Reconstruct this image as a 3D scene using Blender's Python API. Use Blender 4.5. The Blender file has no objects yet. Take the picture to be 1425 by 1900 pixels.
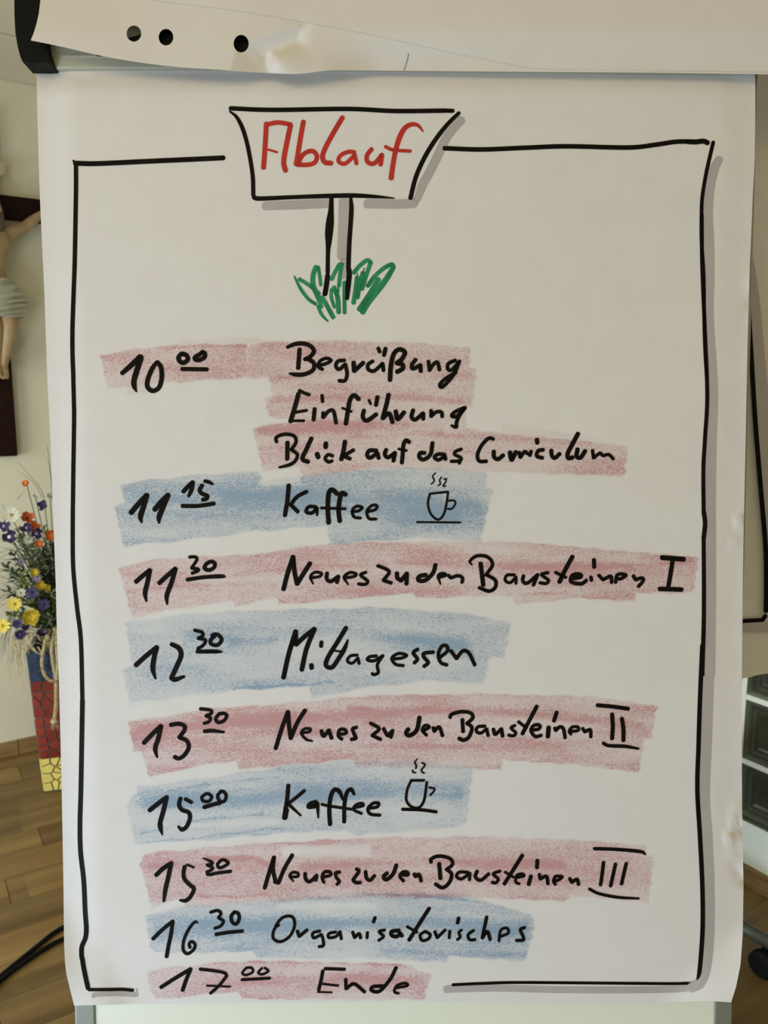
import bpy, bmesh, math, random
import numpy as np
from mathutils import Vector, Matrix
from mathutils.geometry import delaunay_2d_cdt
R_ = random.Random(7)
S = bpy.context.scene
COL = S.collection

# ------------------------------------------------------------------ camera
FPX, CX, CY, H = 1427.0, 712.5, 950.0, 1.45
TH = math.radians(8.43)
CAM = Vector((0, 0, H))
FW = Vector((0, math.cos(TH), -math.sin(TH))); RT = Vector((1, 0, 0)); UP = Vector((0, math.sin(TH), math.cos(TH)))
cd = bpy.data.cameras.new('camera'); cam = bpy.data.objects.new('camera', cd); COL.objects.link(cam)
cd.sensor_fit = 'HORIZONTAL'; cd.sensor_width = 36.0; cd.lens = 36.0 * FPX / 1425.0; cd.clip_start = 0.02
cam.location = CAM; cam.rotation_euler = (math.pi / 2 - TH, 0, 0)
S.camera = cam
cd.dof.use_dof = True; cd.dof.focus_distance = 0.76; cd.dof.aperture_fstop = 18.0
S.view_settings.view_transform = 'Standard'; S.view_settings.look = 'None'
S.view_settings.exposure = 0.10; S.view_settings.gamma = 1.0
try: S.view_settings.use_curve_mapping = False
except Exception: pass
# ------------------------------------------------------------------ light
W = bpy.data.worlds.new('room_light'); S.world = W; W.use_nodes = True
W.node_tree.nodes['Background'].inputs[0].default_value = (1.0, 0.87, 0.60, 1)
W.node_tree.nodes['Background'].inputs[1].default_value = 0.40
def area(name, loc, tgt, sx, sy, col, power, spread=180):
    l = bpy.data.lights.new(name, 'AREA'); l.shape = 'RECTANGLE'; l.size = sx; l.size_y = sy
    l.color = col; l.energy = power; l.spread = math.radians(spread)
    o = bpy.data.objects.new(name, l); COL.objects.link(o); o.location = loc
    o.rotation_euler = (Vector(tgt) - Vector(loc)).to_track_quat('-Z', 'Y').to_euler(); return o
area('window_daylight', (-1.4, -0.35, 0.18), (-0.1, 0.8, 0.85), 1.3, 0.8, (0.54, 0.74, 1.0), 37)
area('side_fill_light', (-2.5, 1.3, 1.0), (0.6, 2.9, 0.5), 1.2, 1.4, (0.90, 0.97, 0.92), 34)  # added fill brightening the right wall and flowers, no window stands here
area('ceiling_light', (-0.9, -1.3, 2.35), (0.0, 1.0, 1.5), 1.8, 1.0, (1.0, 0.82, 0.50), 16)

# ------------------------------------------------------------------ rays and planes
def ray(x, y): return FW + RT * ((x - CX) / FPX) - UP * ((y - CY) / FPX)
def hit(x, y, p, n):
    d = ray(x, y); return CAM + d * ((p - CAM).dot(n) / d.dot(n))
Z = Vector((0, 0, 1))
def floor_at(x, y, z=0.0): return hit(x, y, Vector((0, 0, z)), Z)
E1 = Vector((0.843, 0.538, 0)).normalized()      # along the left wall, away from the camera
E2 = Vector((-E1.y, E1.x, 0))                    # along the right wall, away from the camera
FL = floor_at(0, 1404); FR = floor_at(1380.8, 1635)
# corner of the two walls
def corner():
    a = np.array([[E1.x, -E2.x], [E1.y, -E2.y]]); b = np.array([FR.x - FL.x, FR.y - FL.y]); t = np.linalg.solve(a, b)
    return FL + E1 * t[0]
CN = corner()
def wall_l(x, y, off=0.0): return hit(x, y, CN - E2 * off, E2)
def wall_r(x, y, off=0.0): return hit(x, y, CN - E1 * off, E1)
# flip chart frame
BT = math.radians(5.0); BYAW = math.radians(0.4)
BV = Vector((0, math.sin(BT), math.cos(BT)))
BU = Vector((math.cos(BYAW), math.sin(BYAW), 0)); BV = (BV - BU * BV.dot(BU)).normalized()
BN = BU.cross(BV).normalized()                   # towards the viewer
if BN.y > 0: BN = -BN
BO = CAM + ray(733, 950) * 0.757
def PB(x, y, w=0.0): return hit(x, y, BO + BN * w, BN)
def LB(u, v, w=0.0): return BO + BU * u + BV * v + BN * w
def uv_of(x, y, w=0.0):
    p = PB(x, y, w) - BO; return p.dot(BU), p.dot(BV)

# ------------------------------------------------------------------ material helpers
def mat(name, col, rough=0.6, col2=None, nscale=8, bump=0.0, bscale=200, metal=0.0, stretch=(1, 1, 1), spec=0.5, trans=0.0, rnd=0.0, detail=4, lo=0.35, hi=0.65):
    m = bpy.data.materials.new(name); m.use_nodes = True; nt = m.node_tree; b = nt.nodes['Principled BSDF']
    b.inputs['Base Color'].default_value = (*col, 1); b.inputs['Roughness'].default_value = rough
    b.inputs['Metallic'].default_value = metal; b.inputs['Specular IOR Level'].default_value = spec
    b.inputs['Transmission Weight'].default_value = trans
    tc = nt.nodes.new('ShaderNodeTexCoord'); mp = nt.nodes.new('ShaderNodeMapping'); mp.inputs['Scale'].default_value = stretch
    nt.links.new(tc.outputs['Object'], mp.inputs['Vector']); vec = mp.outputs[0]
    if rnd:
        oi = nt.nodes.new('ShaderNodeObjectInfo'); va = nt.nodes.new('ShaderNodeVectorMath'); va.operation = 'ADD'
        mu = nt.nodes.new('ShaderNodeMath'); mu.operation = 'MULTIPLY'; mu.inputs[1].default_value = 37.0
        nt.links.new(oi.outputs['Random'], mu.inputs[0]); nt.links.new(vec, va.inputs[0]); nt.links.new(mu.outputs[0], va.inputs[1]); vec = va.outputs[0]
    if col2 is not None:
        n = nt.nodes.new('ShaderNodeTexNoise'); n.inputs['Scale'].default_value = nscale; n.inputs['Detail'].default_value = detail
        nt.links.new(vec, n.inputs['Vector'])
        r = nt.nodes.new('ShaderNodeValToRGB'); r.color_ramp.elements[0].position = lo; r.color_ramp.elements[1].position = hi
        r.color_ramp.elements[0].color = (*col, 1); r.color_ramp.elements[1].color = (*col2, 1)
        nt.links.new(n.outputs['Fac'], r.inputs['Fac']); out = r.outputs[0]
        if rnd:
            hs = nt.nodes.new('ShaderNodeHueSaturation'); mr = nt.nodes.new('ShaderNodeMapRange')
            mr.inputs['To Min'].default_value = 1 - rnd; mr.inputs['To Max'].default_value = 1 + rnd
            nt.links.new(oi.outputs['Random'], mr.inputs['Value']); nt.links.new(mr.outputs[0], hs.inputs['Value'])
            nt.links.new(out, hs.inputs['Color']); out = hs.outputs[0]
        nt.links.new(out, b.inputs['Base Color'])
    if bump:
        n2 = nt.nodes.new('ShaderNodeTexNoise'); n2.inputs['Scale'].default_value = bscale; n2.inputs['Detail'].default_value = 5
        nt.links.new(vec, n2.inputs['Vector'])
        bp = nt.nodes.new('ShaderNodeBump'); bp.inputs['Strength'].default_value = bump; bp.inputs['Distance'].default_value = 0.002
        nt.links.new(n2.outputs['Fac'], bp.inputs['Height']); nt.links.new(bp.outputs[0], b.inputs['Normal'])
    return m

def crayon_mat(name, c1, c2, k=1.0):
    m = bpy.data.materials.new(name); m.use_nodes = True; nt = m.node_tree; b = nt.nodes['Principled BSDF']
    L = nt.links.new; N = nt.nodes.new
    b.inputs['Roughness'].default_value = 0.9; b.inputs['Specular IOR Level'].default_value = 0.1
    tc = N('ShaderNodeTexCoord')
    def noise(sc, stretch, det, rot=0.0):
        mp = N('ShaderNodeMapping'); mp.inputs['Scale'].default_value = stretch; mp.inputs['Rotation'].default_value = (0, rot, 0)
        n = N('ShaderNodeTexNoise'); n.inputs['Scale'].default_value = sc; n.inputs['Detail'].default_value = det
        L(tc.outputs['Object'], mp.inputs[0]); L(mp.outputs[0], n.inputs['Vector']); return n.outputs['Fac']
    g = noise(800, (0.55, 1, 1), 3, 0.15); st = noise(48, (0.17, 1, 1), 4, 0.05); cv = noise(9, (0.5, 1, 1), 2)
    at = N('ShaderNodeAttribute'); at.attribute_name = 'dens'
    def math_(op, a, b_):
        q = N('ShaderNodeMath'); q.operation = op
        for i, v in enumerate((a, b_)):
            if isinstance(v, (int, float)): q.inputs[i].default_value = v
            else: L(v, q.inputs[i])
        return q.outputs[0]
    de = math_('MULTIPLY', at.outputs['Fac'], math_('ADD', math_('MULTIPLY', st, 1.5), 0.15))
    diff = math_('SUBTRACT', de, g)
    mr = N('ShaderNodeMapRange'); mr.inputs['From Min'].default_value = -0.20; mr.inputs['From Max'].default_value = 0.22
    mr.interpolation_type = 'SMOOTHSTEP'; L(diff, mr.inputs['Value'])
    gate = N('ShaderNodeMapRange'); gate.inputs['From Max'].default_value = 0.15; L(at.outputs['Fac'], gate.inputs['Value'])
    al = math_('MULTIPLY', math_('ADD', math_('MULTIPLY', mr.outputs[0], 0.40 * k), math_('MULTIPLY', de, 0.36 * k)), gate.outputs[0])
    al = math_('MULTIPLY', math_('MINIMUM', al, 0.54), 0.86)
    mx = N('ShaderNodeMixRGB'); mx.inputs[1].default_value = (*c1, 1); mx.inputs[2].default_value = (*c2, 1); L(cv, mx.inputs[0]); L(mx.outputs[0], b.inputs['Base Color'])
    L(al, b.inputs['Alpha'])
    return m

M = {}
M['paper'] = mat('paper', (0.80, 0.785, 0.765), 0.75, (0.82, 0.81, 0.79), 30, 0.10, 90, spec=0.2)
M['paper_back'] = mat('paper_back', (0.77, 0.74, 0.68), 0.8, (0.79, 0.76, 0.70), 30, 0.08, 90, spec=0.2)
M['ink'] = mat('black_marker', (0.0035, 0.0028, 0.002), 0.6, (0.008, 0.006, 0.004), 60, spec=0.10)
M['red_ink'] = mat('red_marker', (0.58, 0.035, 0.022), 0.6, (0.50, 0.03, 0.02), 60, spec=0.25)
M['green_ink'] = mat('green_marker', (0.010, 0.20, 0.075), 0.6, (0.03, 0.30, 0.13), 90, stretch=(1, 1, .4), spec=0.25)
M['grey_ink'] = mat('grey_marker', (0.46, 0.435, 0.43), 0.8, (0.50, 0.475, 0.465), 25, spec=0.2)
M['blue_tick'] = mat('pencil_tick', (0.25, 0.30, 0.36), 0.8)
M['pink'] = crayon_mat('pink_crayon', (0.62, 0.16, 0.21), (0.68, 0.25, 0.26))
M['blue'] = crayon_mat('blue_crayon', (0.09, 0.29, 0.55), (0.20, 0.41, 0.61))
M['greenc'] = crayon_mat('green_crayon', (0.35, 0.48, 0.38), (0.40, 0.5, 0.4), 0.6)
M['whiteboard'] = mat('whiteboard', (0.88, 0.92, 0.77), 0.30, (0.90, 0.93, 0.79), 4)
M['alu'] = mat('painted_profile', (0.27, 0.28, 0.22), 0.42, (0.29, 0.30, 0.24), 6, 0.05, 300, metal=0.25)
M['bar'] = mat('clamp_metal', (0.44, 0.42, 0.30), 0.38, (0.47, 0.45, 0.33), 5, 0.04, 400, metal=0.08, spec=0.25)
M['black'] = mat('black_plastic', (0.004, 0.0055, 0.0045), 0.5, (0.007, 0.009, 0.0075), 20, 0.0, 900, spec=0.08)
M['wall'] = mat('wall_plaster', (0.69, 0.645, 0.49), 0.92, (0.72, 0.675, 0.52), 3, 0.30, 60, stretch=(1, 1, 0.45), spec=0.2)
M['ceil'] = mat('ceiling_board', (0.56, 0.51, 0.38), 0.8, (0.60, 0.55, 0.41), 3, 0.05, 90, rnd=0.04)
M['gap'] = mat('dark_joint', (0.16, 0.13, 0.08), 0.9)
M['sub'] = mat('subfloor', (0.06, 0.035, 0.015), 0.9)
M['wood_bb'] = mat('baseboard_wood', (0.20, 0.115, 0.040), 0.5, (0.28, 0.17, 0.065), 9, 0.05, 80, stretch=(1, 1, 9))
M['crosswood'] = mat('dark_cross_wood', (0.010, 0.0025, 0.001), 0.6, (0.018, 0.005, 0.002), 30, 0.1, 120, spec=0.12)
M['skin'] = mat('carved_wood_skin', (0.33, 0.215, 0.10), 0.55, (0.42, 0.29, 0.15), 22, 0.1, 150)
M['cloth'] = mat('carved_cloth', (0.42, 0.40, 0.29), 0.7, (0.55, 0.53, 0.40), 30, 0.2, 160)
M['hair'] = mat('carved_hair', (0.08, 0.05, 0.03), 0.7, (0.12, 0.07, 0.04), 60, 0.5, 200)
M['plaque'] = mat('plaque_wood', (0.38, 0.31, 0.18), 0.6, (0.46, 0.38, 0.23), 30)
M['block'] = mat('dark_block_glass', (0.050, 0.055, 0.030), 0.22, (0.075, 0.08, 0.05), 14, trans=0.25, spec=0.15)
M['block_rim'] = mat('glass_rim', (0.14, 0.15, 0.11), 0.28, (0.10, 0.11, 0.07), 20, trans=0.25, spec=0.2)
M['mortar'] = mat('white_mortar', (0.90, 0.93, 0.82), 0.85, (0.92, 0.95, 0.84), 20, 0.2, 150)
M['wall_r'] = mat('wall_paint', (0.88, 0.95, 0.86), 0.9, (0.90, 0.96, 0.88), 5, 0.15, 60)
M['grout'] = mat('grout', (0.09, 0.085, 0.08), 0.95, (0.14, 0.13, 0.12), 60, 0.3, 300)
M['t_blue'] = mat('blue_tile', (0.018, 0.035, 0.09), 0.3, (0.03, 0.06, 0.13), 12, rnd=0.3)
M['t_red'] = mat('red_tile', (0.21, 0.030, 0.018), 0.3, (0.28, 0.045, 0.027), 12, rnd=0.2)
M['t_yel'] = mat('yellow_tile', (0.80, 0.64, 0.15), 0.22, (0.86, 0.72, 0.22), 12, rnd=0.06)
M['rope'] = mat('sisal_rope', (0.36, 0.28, 0.13), 0.85, (0.60, 0.50, 0.28), 90, 0.6, 400)
M['raffia'] = mat('raffia', (0.42, 0.32, 0.17), 0.8, (0.62, 0.52, 0.32), 40)
M['rubber'] = mat('black_cable', (0.004, 0.004, 0.005), 0.5, spec=0.15)
M['tube'] = mat('grey_green_tube', (0.10, 0.115, 0.09), 0.32, metal=0.35)
M['seat'] = mat('dark_seat_fabric', (0.05, 0.06, 0.08), 0.9, (0.07, 0.08, 0.10), 80, 0.4, 300)
M['leaf_d'] = mat('dark_leaf', (0.008, 0.018, 0.005), 0.7, (0.025, 0.048, 0.013), 60)
M['leaf_g'] = mat('grey_leaf', (0.10, 0.125, 0.065), 0.7, (0.18, 0.20, 0.12), 60)
M['leaf_l'] = mat('light_leaf', (0.13, 0.18, 0.04), 0.6, (0.24, 0.30, 0.09), 60)
M['stem'] = mat('flower_stem', (0.06, 0.08, 0.03), 0.7)
for n_, c_, d_ in (('f_purple', (0.018, 0.005, 0.045), (0.036, 0.012, 0.10)), ('f_violet', (0.045, 0.036, 0.13), (0.08, 0.065, 0.20)), ('f_orange', (0.62, 0.13, 0.015), (0.75, 0.20, 0.03)),
                   ('f_red', (0.45, 0.055, 0.01), (0.62, 0.14, 0.02)), ('f_white', (0.62, 0.60, 0.48), (0.75, 0.73, 0.60)), ('f_yel', (0.82, 0.62, 0.06), (0.92, 0.76, 0.16)),
                   ('f_gold', (0.50, 0.34, 0.01), (0.72, 0.54, 0.04)), ('f_dark', (0.02, 0.012, 0.04), (0.03, 0.02, 0.05)), ('f_cen', (0.34, 0.30, 0.03), (0.5, 0.42, 0.05)), ('f_lilac', (0.22, 0.19, 0.27), (0.32, 0.28, 0.36))):
    M[n_] = mat(n_, c_, 0.7, d_, 90)
def plank_mat():
    m = mat('floor_wood', (0.135, 0.074, 0.020), 0.5, (0.225, 0.142, 0.048), 5, 0.03, 60, stretch=(0.35, 3.2, 1), rnd=0.22, detail=6, lo=0.3, hi=0.7)
    nt = m.node_tree; b = nt.nodes['Principled BSDF']; src = b.inputs['Base Color'].links[0].from_socket
    tc = nt.nodes.new('ShaderNodeTexCoord'); mp = nt.nodes.new('ShaderNodeMapping'); mp.inputs['Scale'].default_value = (1.6, 15.4, 0)
    vo = nt.nodes.new('ShaderNodeTexWhiteNoise'); vo.noise_dimensions = '2D'; fl = nt.nodes.new('ShaderNodeVectorMath'); fl.operation = 'FLOOR'
    oi = nt.nodes.new('ShaderNodeObjectInfo'); ad = nt.nodes.new('ShaderNodeVectorMath'); ad.operation = 'ADD'
    nt.links.new(tc.outputs['Object'], mp.inputs[0]); nt.links.new(mp.outputs[0], ad.inputs[0]); nt.links.new(oi.outputs['Location'], ad.inputs[1])
    nt.links.new(ad.outputs[0], fl.inputs[0]); nt.links.new(fl.outputs[0], vo.inputs['Vector'])
    hs = nt.nodes.new('ShaderNodeHueSaturation'); mr = nt.nodes.new('ShaderNodeMapRange'); mr.inputs['To Min'].default_value = 0.78; mr.inputs['To Max'].default_value = 1.2
    nt.links.new(vo.outputs['Value'], mr.inputs['Value']); nt.links.new(mr.outputs[0], hs.inputs['Value']); nt.links.new(src, hs.inputs['Color']); nt.links.new(hs.outputs[0], b.inputs['Base Color'])
    return m
M['plank'] = plank_mat()

# ------------------------------------------------------------------ object helpers
BASE = {}
def mesh_of(name, vs, fs, m, smooth=False):
    me = bpy.data.meshes.new(name); me.from_pydata([tuple(v) for v in vs], [], fs); me.update()
    ms = m if isinstance(m, (list, tuple)) else [m]
    for x in ms: me.materials.append(M[x] if isinstance(x, str) else x)
    if smooth: me.polygons.foreach_set('use_smooth', [True] * len(me.polygons))
    return me
def obj(name, vs, fs, m, parent=None, smooth=False, label=None, origin=None):
    """vs in world coordinates"""
    b = BASE.get(parent.name, Vector((0, 0, 0))) if parent is not None else (Vector(origin) if origin is not None else Vector((0, 0, 0)))
    me = mesh_of(name, [Vector(v) - b for v in vs], fs, m, smooth)
    o = bpy.data.objects.new(name, me); COL.objects.link(o)
    if parent is not None: o.parent = parent; BASE[o.name] = b
    else: o.location = b; BASE[o.name] = b
    if label: o['label'] = label
    return o
def tag(o, label, cat, group=None):
    o['label'] = label; o['category'] = cat
    if group: o['group'] = group
    return o
def thing(name, label, cat, loc, group=None):
    o = bpy.data.objects.new(name, None); COL.objects.link(o); o.location = loc; o.empty_display_size = 0.05
    BASE[o.name] = Vector(loc); return tag(o, label, cat, group)
def struct(o): o['kind'] = 'structure'; return o
class G:
    def __init__(s): s.v = []; s.f = []
    def add(s, vs, fs):
        k = len(s.v); s.v += [Vector(v) for v in vs]; s.f += [tuple(i + k for i in f) for f in fs]
    def box(s, o, a, b, c):
        """o corner, a b c edge vectors"""
        o, a, b, c = map(Vector, (o, a, b, c))
        s.add([o, o + a, o + a + b, o + b, o + c, o + a + c, o + a + b + c, o + b + c], [(0, 3, 2, 1), (4, 5, 6, 7), (0, 1, 5, 4), (1, 2, 6, 5), (2, 3, 7, 6), (3, 0, 4, 7)])
    def tube(s, pts, r, n=8, cap=True):
        pts = [Vector(p) for p in pts]; rs = r if isinstance(r, (list, tuple)) else [r] * len(pts)
        vs = []; fs = []; prev = None
        for i, p in enumerate(pts):
            t = (pts[min(i + 1, len(pts) - 1)] - pts[max(i - 1, 0)]).normalized()
            if prev is None: a = t.orthogonal().normalized()
            else: a = (prev - t * prev.dot(t)); a = a.normalized() if a.length > 1e-6 else t.orthogonal().normalized()
            prev = a; b = t.cross(a)
            for k in range(n):
                q = 2 * math.pi * k / n; vs.append(p + (a * math.cos(q) + b * math.sin(q)) * rs[i])
        for i in range(len(pts) - 1):
            for k in range(n):
                fs.append((i * n + k, i * n + (k + 1) % n, (i + 1) * n + (k + 1) % n, (i + 1) * n + k))
        if cap: fs.append(tuple(range(n))[::-1]); fs.append(tuple((len(pts) - 1) * n + k for k in range(n)))
        s.add(vs, fs)
    def prism(s, poly, d):
        """poly: list of world points, d extrusion vector"""
        n = len(poly); poly = [Vector(p) for p in poly]; d = Vector(d)
        s.add(poly + [p + d for p in poly], [tuple(range(n)), tuple(range(2 * n - 1, n - 1, -1))] + [(i, i + n, (i + 1) % n + n, (i + 1) % n) for i in range(n)])
    def ellipsoid(s, c, a, b, cc, n=12, m=8):
        c = Vector(c); vs = []; fs = []
        for i in range(m + 1):
            t = math.pi * i / m
            for k in range(n):
                q = 2 * math.pi * k / n
                vs.append(c + a * (math.sin(t) * math.cos(q)) + b * (math.sin(t) * math.sin(q)) + cc * math.cos(t))
        for i in range(m):
            for k in range(n): fs.append((i * n + k, i * n + (k + 1) % n, (i + 1) * n + (k + 1) % n, (i + 1) * n + k))
        s.add(vs, fs)
    def obj(s, name, m, parent=None, smooth=False, label=None, origin=None): return obj(name, s.v, s.f, m, parent, smooth, label, origin)
def catmull(P, step=2.0):
    """P list of tuples (any dimension, >=2); returns dense list"""
    if len(P) == 1: return [P[0]]
    A = [np.array(p, float) for p in P]; A = [2 * A[0] - A[1]] + A + [2 * A[-1] - A[-2]]; out = []
    for i in range(1, len(A) - 2):
        L = np.linalg.norm((A[i + 1] - A[i])[:2]); n = max(1, int(L / step))
        for k in range(n):
            t = k / n; p0, p1, p2, p3 = A[i - 1], A[i], A[i + 1], A[i + 2]
            out.append(0.5 * (2 * p1 + (p2 - p0) * t + (2 * p0 - 5 * p1 + 4 * p2 - p3) * t * t + (3 * p1 - p0 - 3 * p2 + p3) * t ** 3))
    out.append(A[-2]); return out
def smooth3(pts, n=6):
    A = [Vector(p) for p in pts]; A = [2 * A[0] - A[1]] + A + [2 * A[-1] - A[-2]]; out = []
    for i in range(1, len(A) - 2):
        for k in range(n):
            t = k / n; p0, p1, p2, p3 = A[i - 1], A[i], A[i + 1], A[i + 2]
            out.append(0.5 * (2 * p1 + (p2 - p0) * t + (2 * p0 - 5 * p1 + 4 * p2 - p3) * t * t + (3 * p1 - p0 - 3 * p2 + p3) * t ** 3))
    out.append(A[-2]); return out

# ================================================================== ROOM
LW, RW = 3.6, 5.2
zc = wall_l(0, 146).z                      # ceiling height
g = G(); g.box(CN - E1 * (LW + 1.5) - E2 * 6 - Z * 0.06, E1 * (LW + 1.5), E2 * 6, Z * 0.05)
floor = struct(g.obj('floor', 'sub'))
PW, PL = 0.13, 1.32
pm = G(); pm.box((0.001, 0.001, -0.012), (PL - 0.002, 0, 0), (0, PW - 0.0009, 0), (0, 0, 0.012))
pme = mesh_of('plank', pm.v, pm.f, 'plank')
ang = math.atan2(E1.y, E1.x)
for i in range(31):
    end = -R_.uniform(0, 0.02); ln = R_.uniform(0.35, PL)
    while end > -(LW + 0.6):
        o = bpy.data.objects.new('floorboard', pme); COL.objects.link(o); o.parent = floor
        o.scale = (ln / PL, 1, 1); o.location = CN + E1 * (end - ln) - E2 * ((i + 1) * PW); o.rotation_euler = (0, 0, ang)
        end -= ln; ln = PL
# walls
g = G(); g.box(CN - E1 * LW, E1 * (LW + 0.0), E2 * 0.12, Z * (zc + 0.02)); struct(g.obj('wall_left', 'wall', origin=CN - E1 * LW))
def wr(sx, z): return CN - E2 * sx + Z * z        # point on the right wall, sx = distance from the corner towards the camera
p_m = wall_r(1377.5, 1292); q = (CN - p_m).dot(E2); zrow = p_m.z          # mortar crossing
zb = wall_r(1378, 1520).z
CELL = 0.200
s0, s1 = q - 2 * CELL, q + 4 * CELL
rows = 8; z1 = zb + rows * CELL + 0.01
g = G()
g.box(wr(RW, 0), E2 * RW, E1 * 0.12, Z * zb)
g.box(wr(RW, z1), E2 * RW, E1 * 0.12, Z * (zc + 0.02 - z1))
g.box(wr(s0, zb), E2 * s0, E1 * 0.12, Z * (z1 - zb))
g.box(wr(RW, zb), E2 * (RW - s1), E1 * 0.12, Z * (z1 - zb))
struct(g.obj('wall_right', 'wall_r', origin=wr(RW, 0)))
# window of glass blocks
win = bpy.data.objects.new('window_1', None); COL.objects.link(win); win.location = wr(q, zb); BASE['window_1'] = wr(q, zb); struct(win)
JT = 0.016
g = G()
for c in range(7): g.box(wr(s0 + c * CELL + JT / 2, zb) + E1 * 0.006, E2 * JT, E1 * 0.08, Z * (z1 - zb))
zr0 = zrow - CELL * 2 - 0.0
for r in range(rows + 2):
    zz = zrow + CELL * (r - 2) - JT / 2
    if zz + JT > z1 or zz < zb - 0.03: continue
    g.box(wr(s1, max(zz, zb)) + E1 * 0.0065, E2 * (s1 - s0), E1 * 0.08, Z * (zz + JT - max(zz, zb)))
g.obj('mortar_grid', 'mortar', win)
g = G(); g.box(wr(s1 + 0.01, zb) + E1 * 0.12, E2 * (s1 - s0 + 0.02), E1 * 0.01, Z * (z1 - zb)); g.obj('dark_backing', 'sub', win)  # dark plate painted in place of the unlit room behind the blocks
g = G(); g.box(wr(s1, zb + 0.0005) - E1 * 0.004, E2 * (s1 - s0), E1 * 0.09, Z * 0.008); g.obj('sill_strip', 'block_rim', win)
def glass_block(c, r):
    a, b = s0 + c * CELL + JT / 2, s0 + (c + 1) * CELL - JT / 2
    z0_, z1_ = zrow + CELL * (r - 2) + JT / 2, min(zrow + CELL * (r - 1) - JT / 2, z1)
    z0_ = max(z0_, zb + 0.009)
    if z1_ - z0_ < 0.03: return
    prof = [(0.0, 0.010), (0.010, 0.012), (0.016, 0.018), (0.022, 0.013), (0.030, 0.022), (0.038, 0.017), (0.046, 0.020)]
    vs = []; fs = []
    for ins, dep in prof:
        for (sx, z) in ((a + ins, z0_ + ins), (b - ins, z0_ + ins), (b - ins, z1_ - ins), (a + ins, z1_ - ins)): vs.append(wr(sx, z) + E1 * dep)
    for k in range(len(prof) - 1):
        for i in range(4): fs.append((k * 4 + i, k * 4 + (i + 1) % 4, k * 4 + 4 + (i + 1) % 4, k * 4 + 4 + i))
    e = 4 * (len(prof) - 1); fs.append((e, e + 1, e + 2, e + 3))
    vs += [v + E1 * 0.075 for v in vs[:4]]; L = len(vs) - 4
    for i in range(4): fs.append((i, L + i, L + (i + 1) % 4, (i + 1) % 4))
    fs.append((L, L + 3, L + 2, L + 1))
    o = obj('glass_block', vs, fs, ['block', 'block_rim'], win)
    for i, p in enumerate(o.data.polygons):
        if i < 8 or 12 <= i < 16: p.material_index = 1
for c in range(6):
    for r in range(-1, rows + 1): glass_block(c, r)
# baseboards
def baseboard(name, a, b, n_in, h=0.058, t=0.016, splits=()):
    root = bpy.data.objects.new(name, None); COL.objects.link(root); root.location = a; BASE[name] = Vector(a); struct(root)
    d = (b - a); L = d.length; d.normalize(); cuts = [0] + list(splits) + [L]
    for i in range(len(cuts) - 1):
        p = a + d * (cuts[i] + (0.0015 if i else 0)); q_ = a + d * (cuts[i + 1] - 0.0015)
        poly = [p + n_in * x + Z * z for x, z in ((0.0005, 0.0), (t, 0.0), (t, h * 0.55), (t * 0.8, h * 0.6), (t * 0.8, h * 0.9), (t * 0.45, h), (0.0005, h))]
        g = G(); g.prism(poly, q_ - p); g.obj('baseboard_piece', 'wood_bb', root)
jx = (wall_l(33, 1376) - (CN - E1 * LW)).dot(E1)
baseboard('baseboard_left', CN - E1 * LW - E2 * 0.0, CN - E1 * 0.02, -E2, splits=(jx,))
baseboard('baseboard_right', wr(RW, 0), wr(0.002, 0), -E1, h=0.058, splits=(2.0,))
# ceiling with boards
g = G(); g.box(CN - E1 * LW - E2 * RW + Z * (zc + 0.016), E1 * LW, E2 * RW, Z * 0.05)
ceil = struct(g.obj('ceiling', 'gap'))
pc = hit(0, 62, Vector((0, 0, zc)), Z); cw = (CN - pc).dot(E2)
g = G(); g.box((0, 0, 0), (LW, 0, 0), (0, cw - 0.008, 0), (0, 0, 0.015)); cme = mesh_of('ceiling_board', g.v, g.f, 'ceil')
for i in range(int(RW / cw)):
    o = bpy.data.objects.new('ceiling_board', cme); COL.objects.link(o); o.parent = ceil
    o.location = CN - E1 * LW - E2 * ((i + 1) * cw - 0.0) + Z * zc; o.rotation_euler = (0, 0, ang)

# ================================================================== CRUCIFIX on the left wall
cr0 = wall_l(-18, 640)
cruc = thing('crucifix', 'dark wooden cross with pale carved figure hanging on the left wall, cut by the frame', 'crucifix', cr0)
def wl(a, z, off): return Vector((cr0.x, cr0.y, 0)) + E1 * a + Z * z - E2 * off
def wlp(x, y): # pixel -> (a,z)
    p = wall_l(x, y, 0.03); return (p - cr0).dot(E1), p.z
a1 = wlp(24, 719.6)[0]; zbot = wlp(30, 846)[1]
half = 0.062; ac = a1 - half
hz0 = wlp(20, 407)[1]; hz1 = wlp(20, 363.5)[1]; ztop = hz1 + 0.30
def beam(name, a, b, z0, z1, d0, d1):
    g = G(); g.box(wl(a, z0, d0), E1 * (b - a), -E2 * (d1 - d0), Z * (z1 - z0)); o = g.obj(name, 'crosswood', cruc)
    md = o.modifiers.new('bevel', 'BEVEL'); md.width = 0.004; md.segments = 2; return o
beam('upright_beam', ac - half, ac + half, zbot, ztop, 0.001, 0.034)
beam('cross_beam', ac - 0.50, ac + 0.50, hz0, hz1, 0.0015, 0.036)
def J(x, y, off):  # joint from the photograph's outline, out from the wall
    p = wall_l(x, y, off); return p
def Jm(x, y, off):  # mirrored about the upright's middle
    p = wall_l(x, y, off); a = (p - wl(ac, 0, 0)).dot(E1); return p - E1 * (2 * a)
mid = lambda y, off: (lambda p: p - E1 * ((p - wl(ac, 0, 0)).dot(E1)))(wall_l(-15, y, off))
sk = []; ed = []
def jt(p, r): sk.append((p, r)); return len(sk) - 1
pel = jt(mid(545, 0.085), 0.068); wst = jt(mid(505, 0.085), 0.056); chs = jt(mid(462, 0.085), 0.076); upc = jt(mid(438, 0.075), 0.066)
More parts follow.
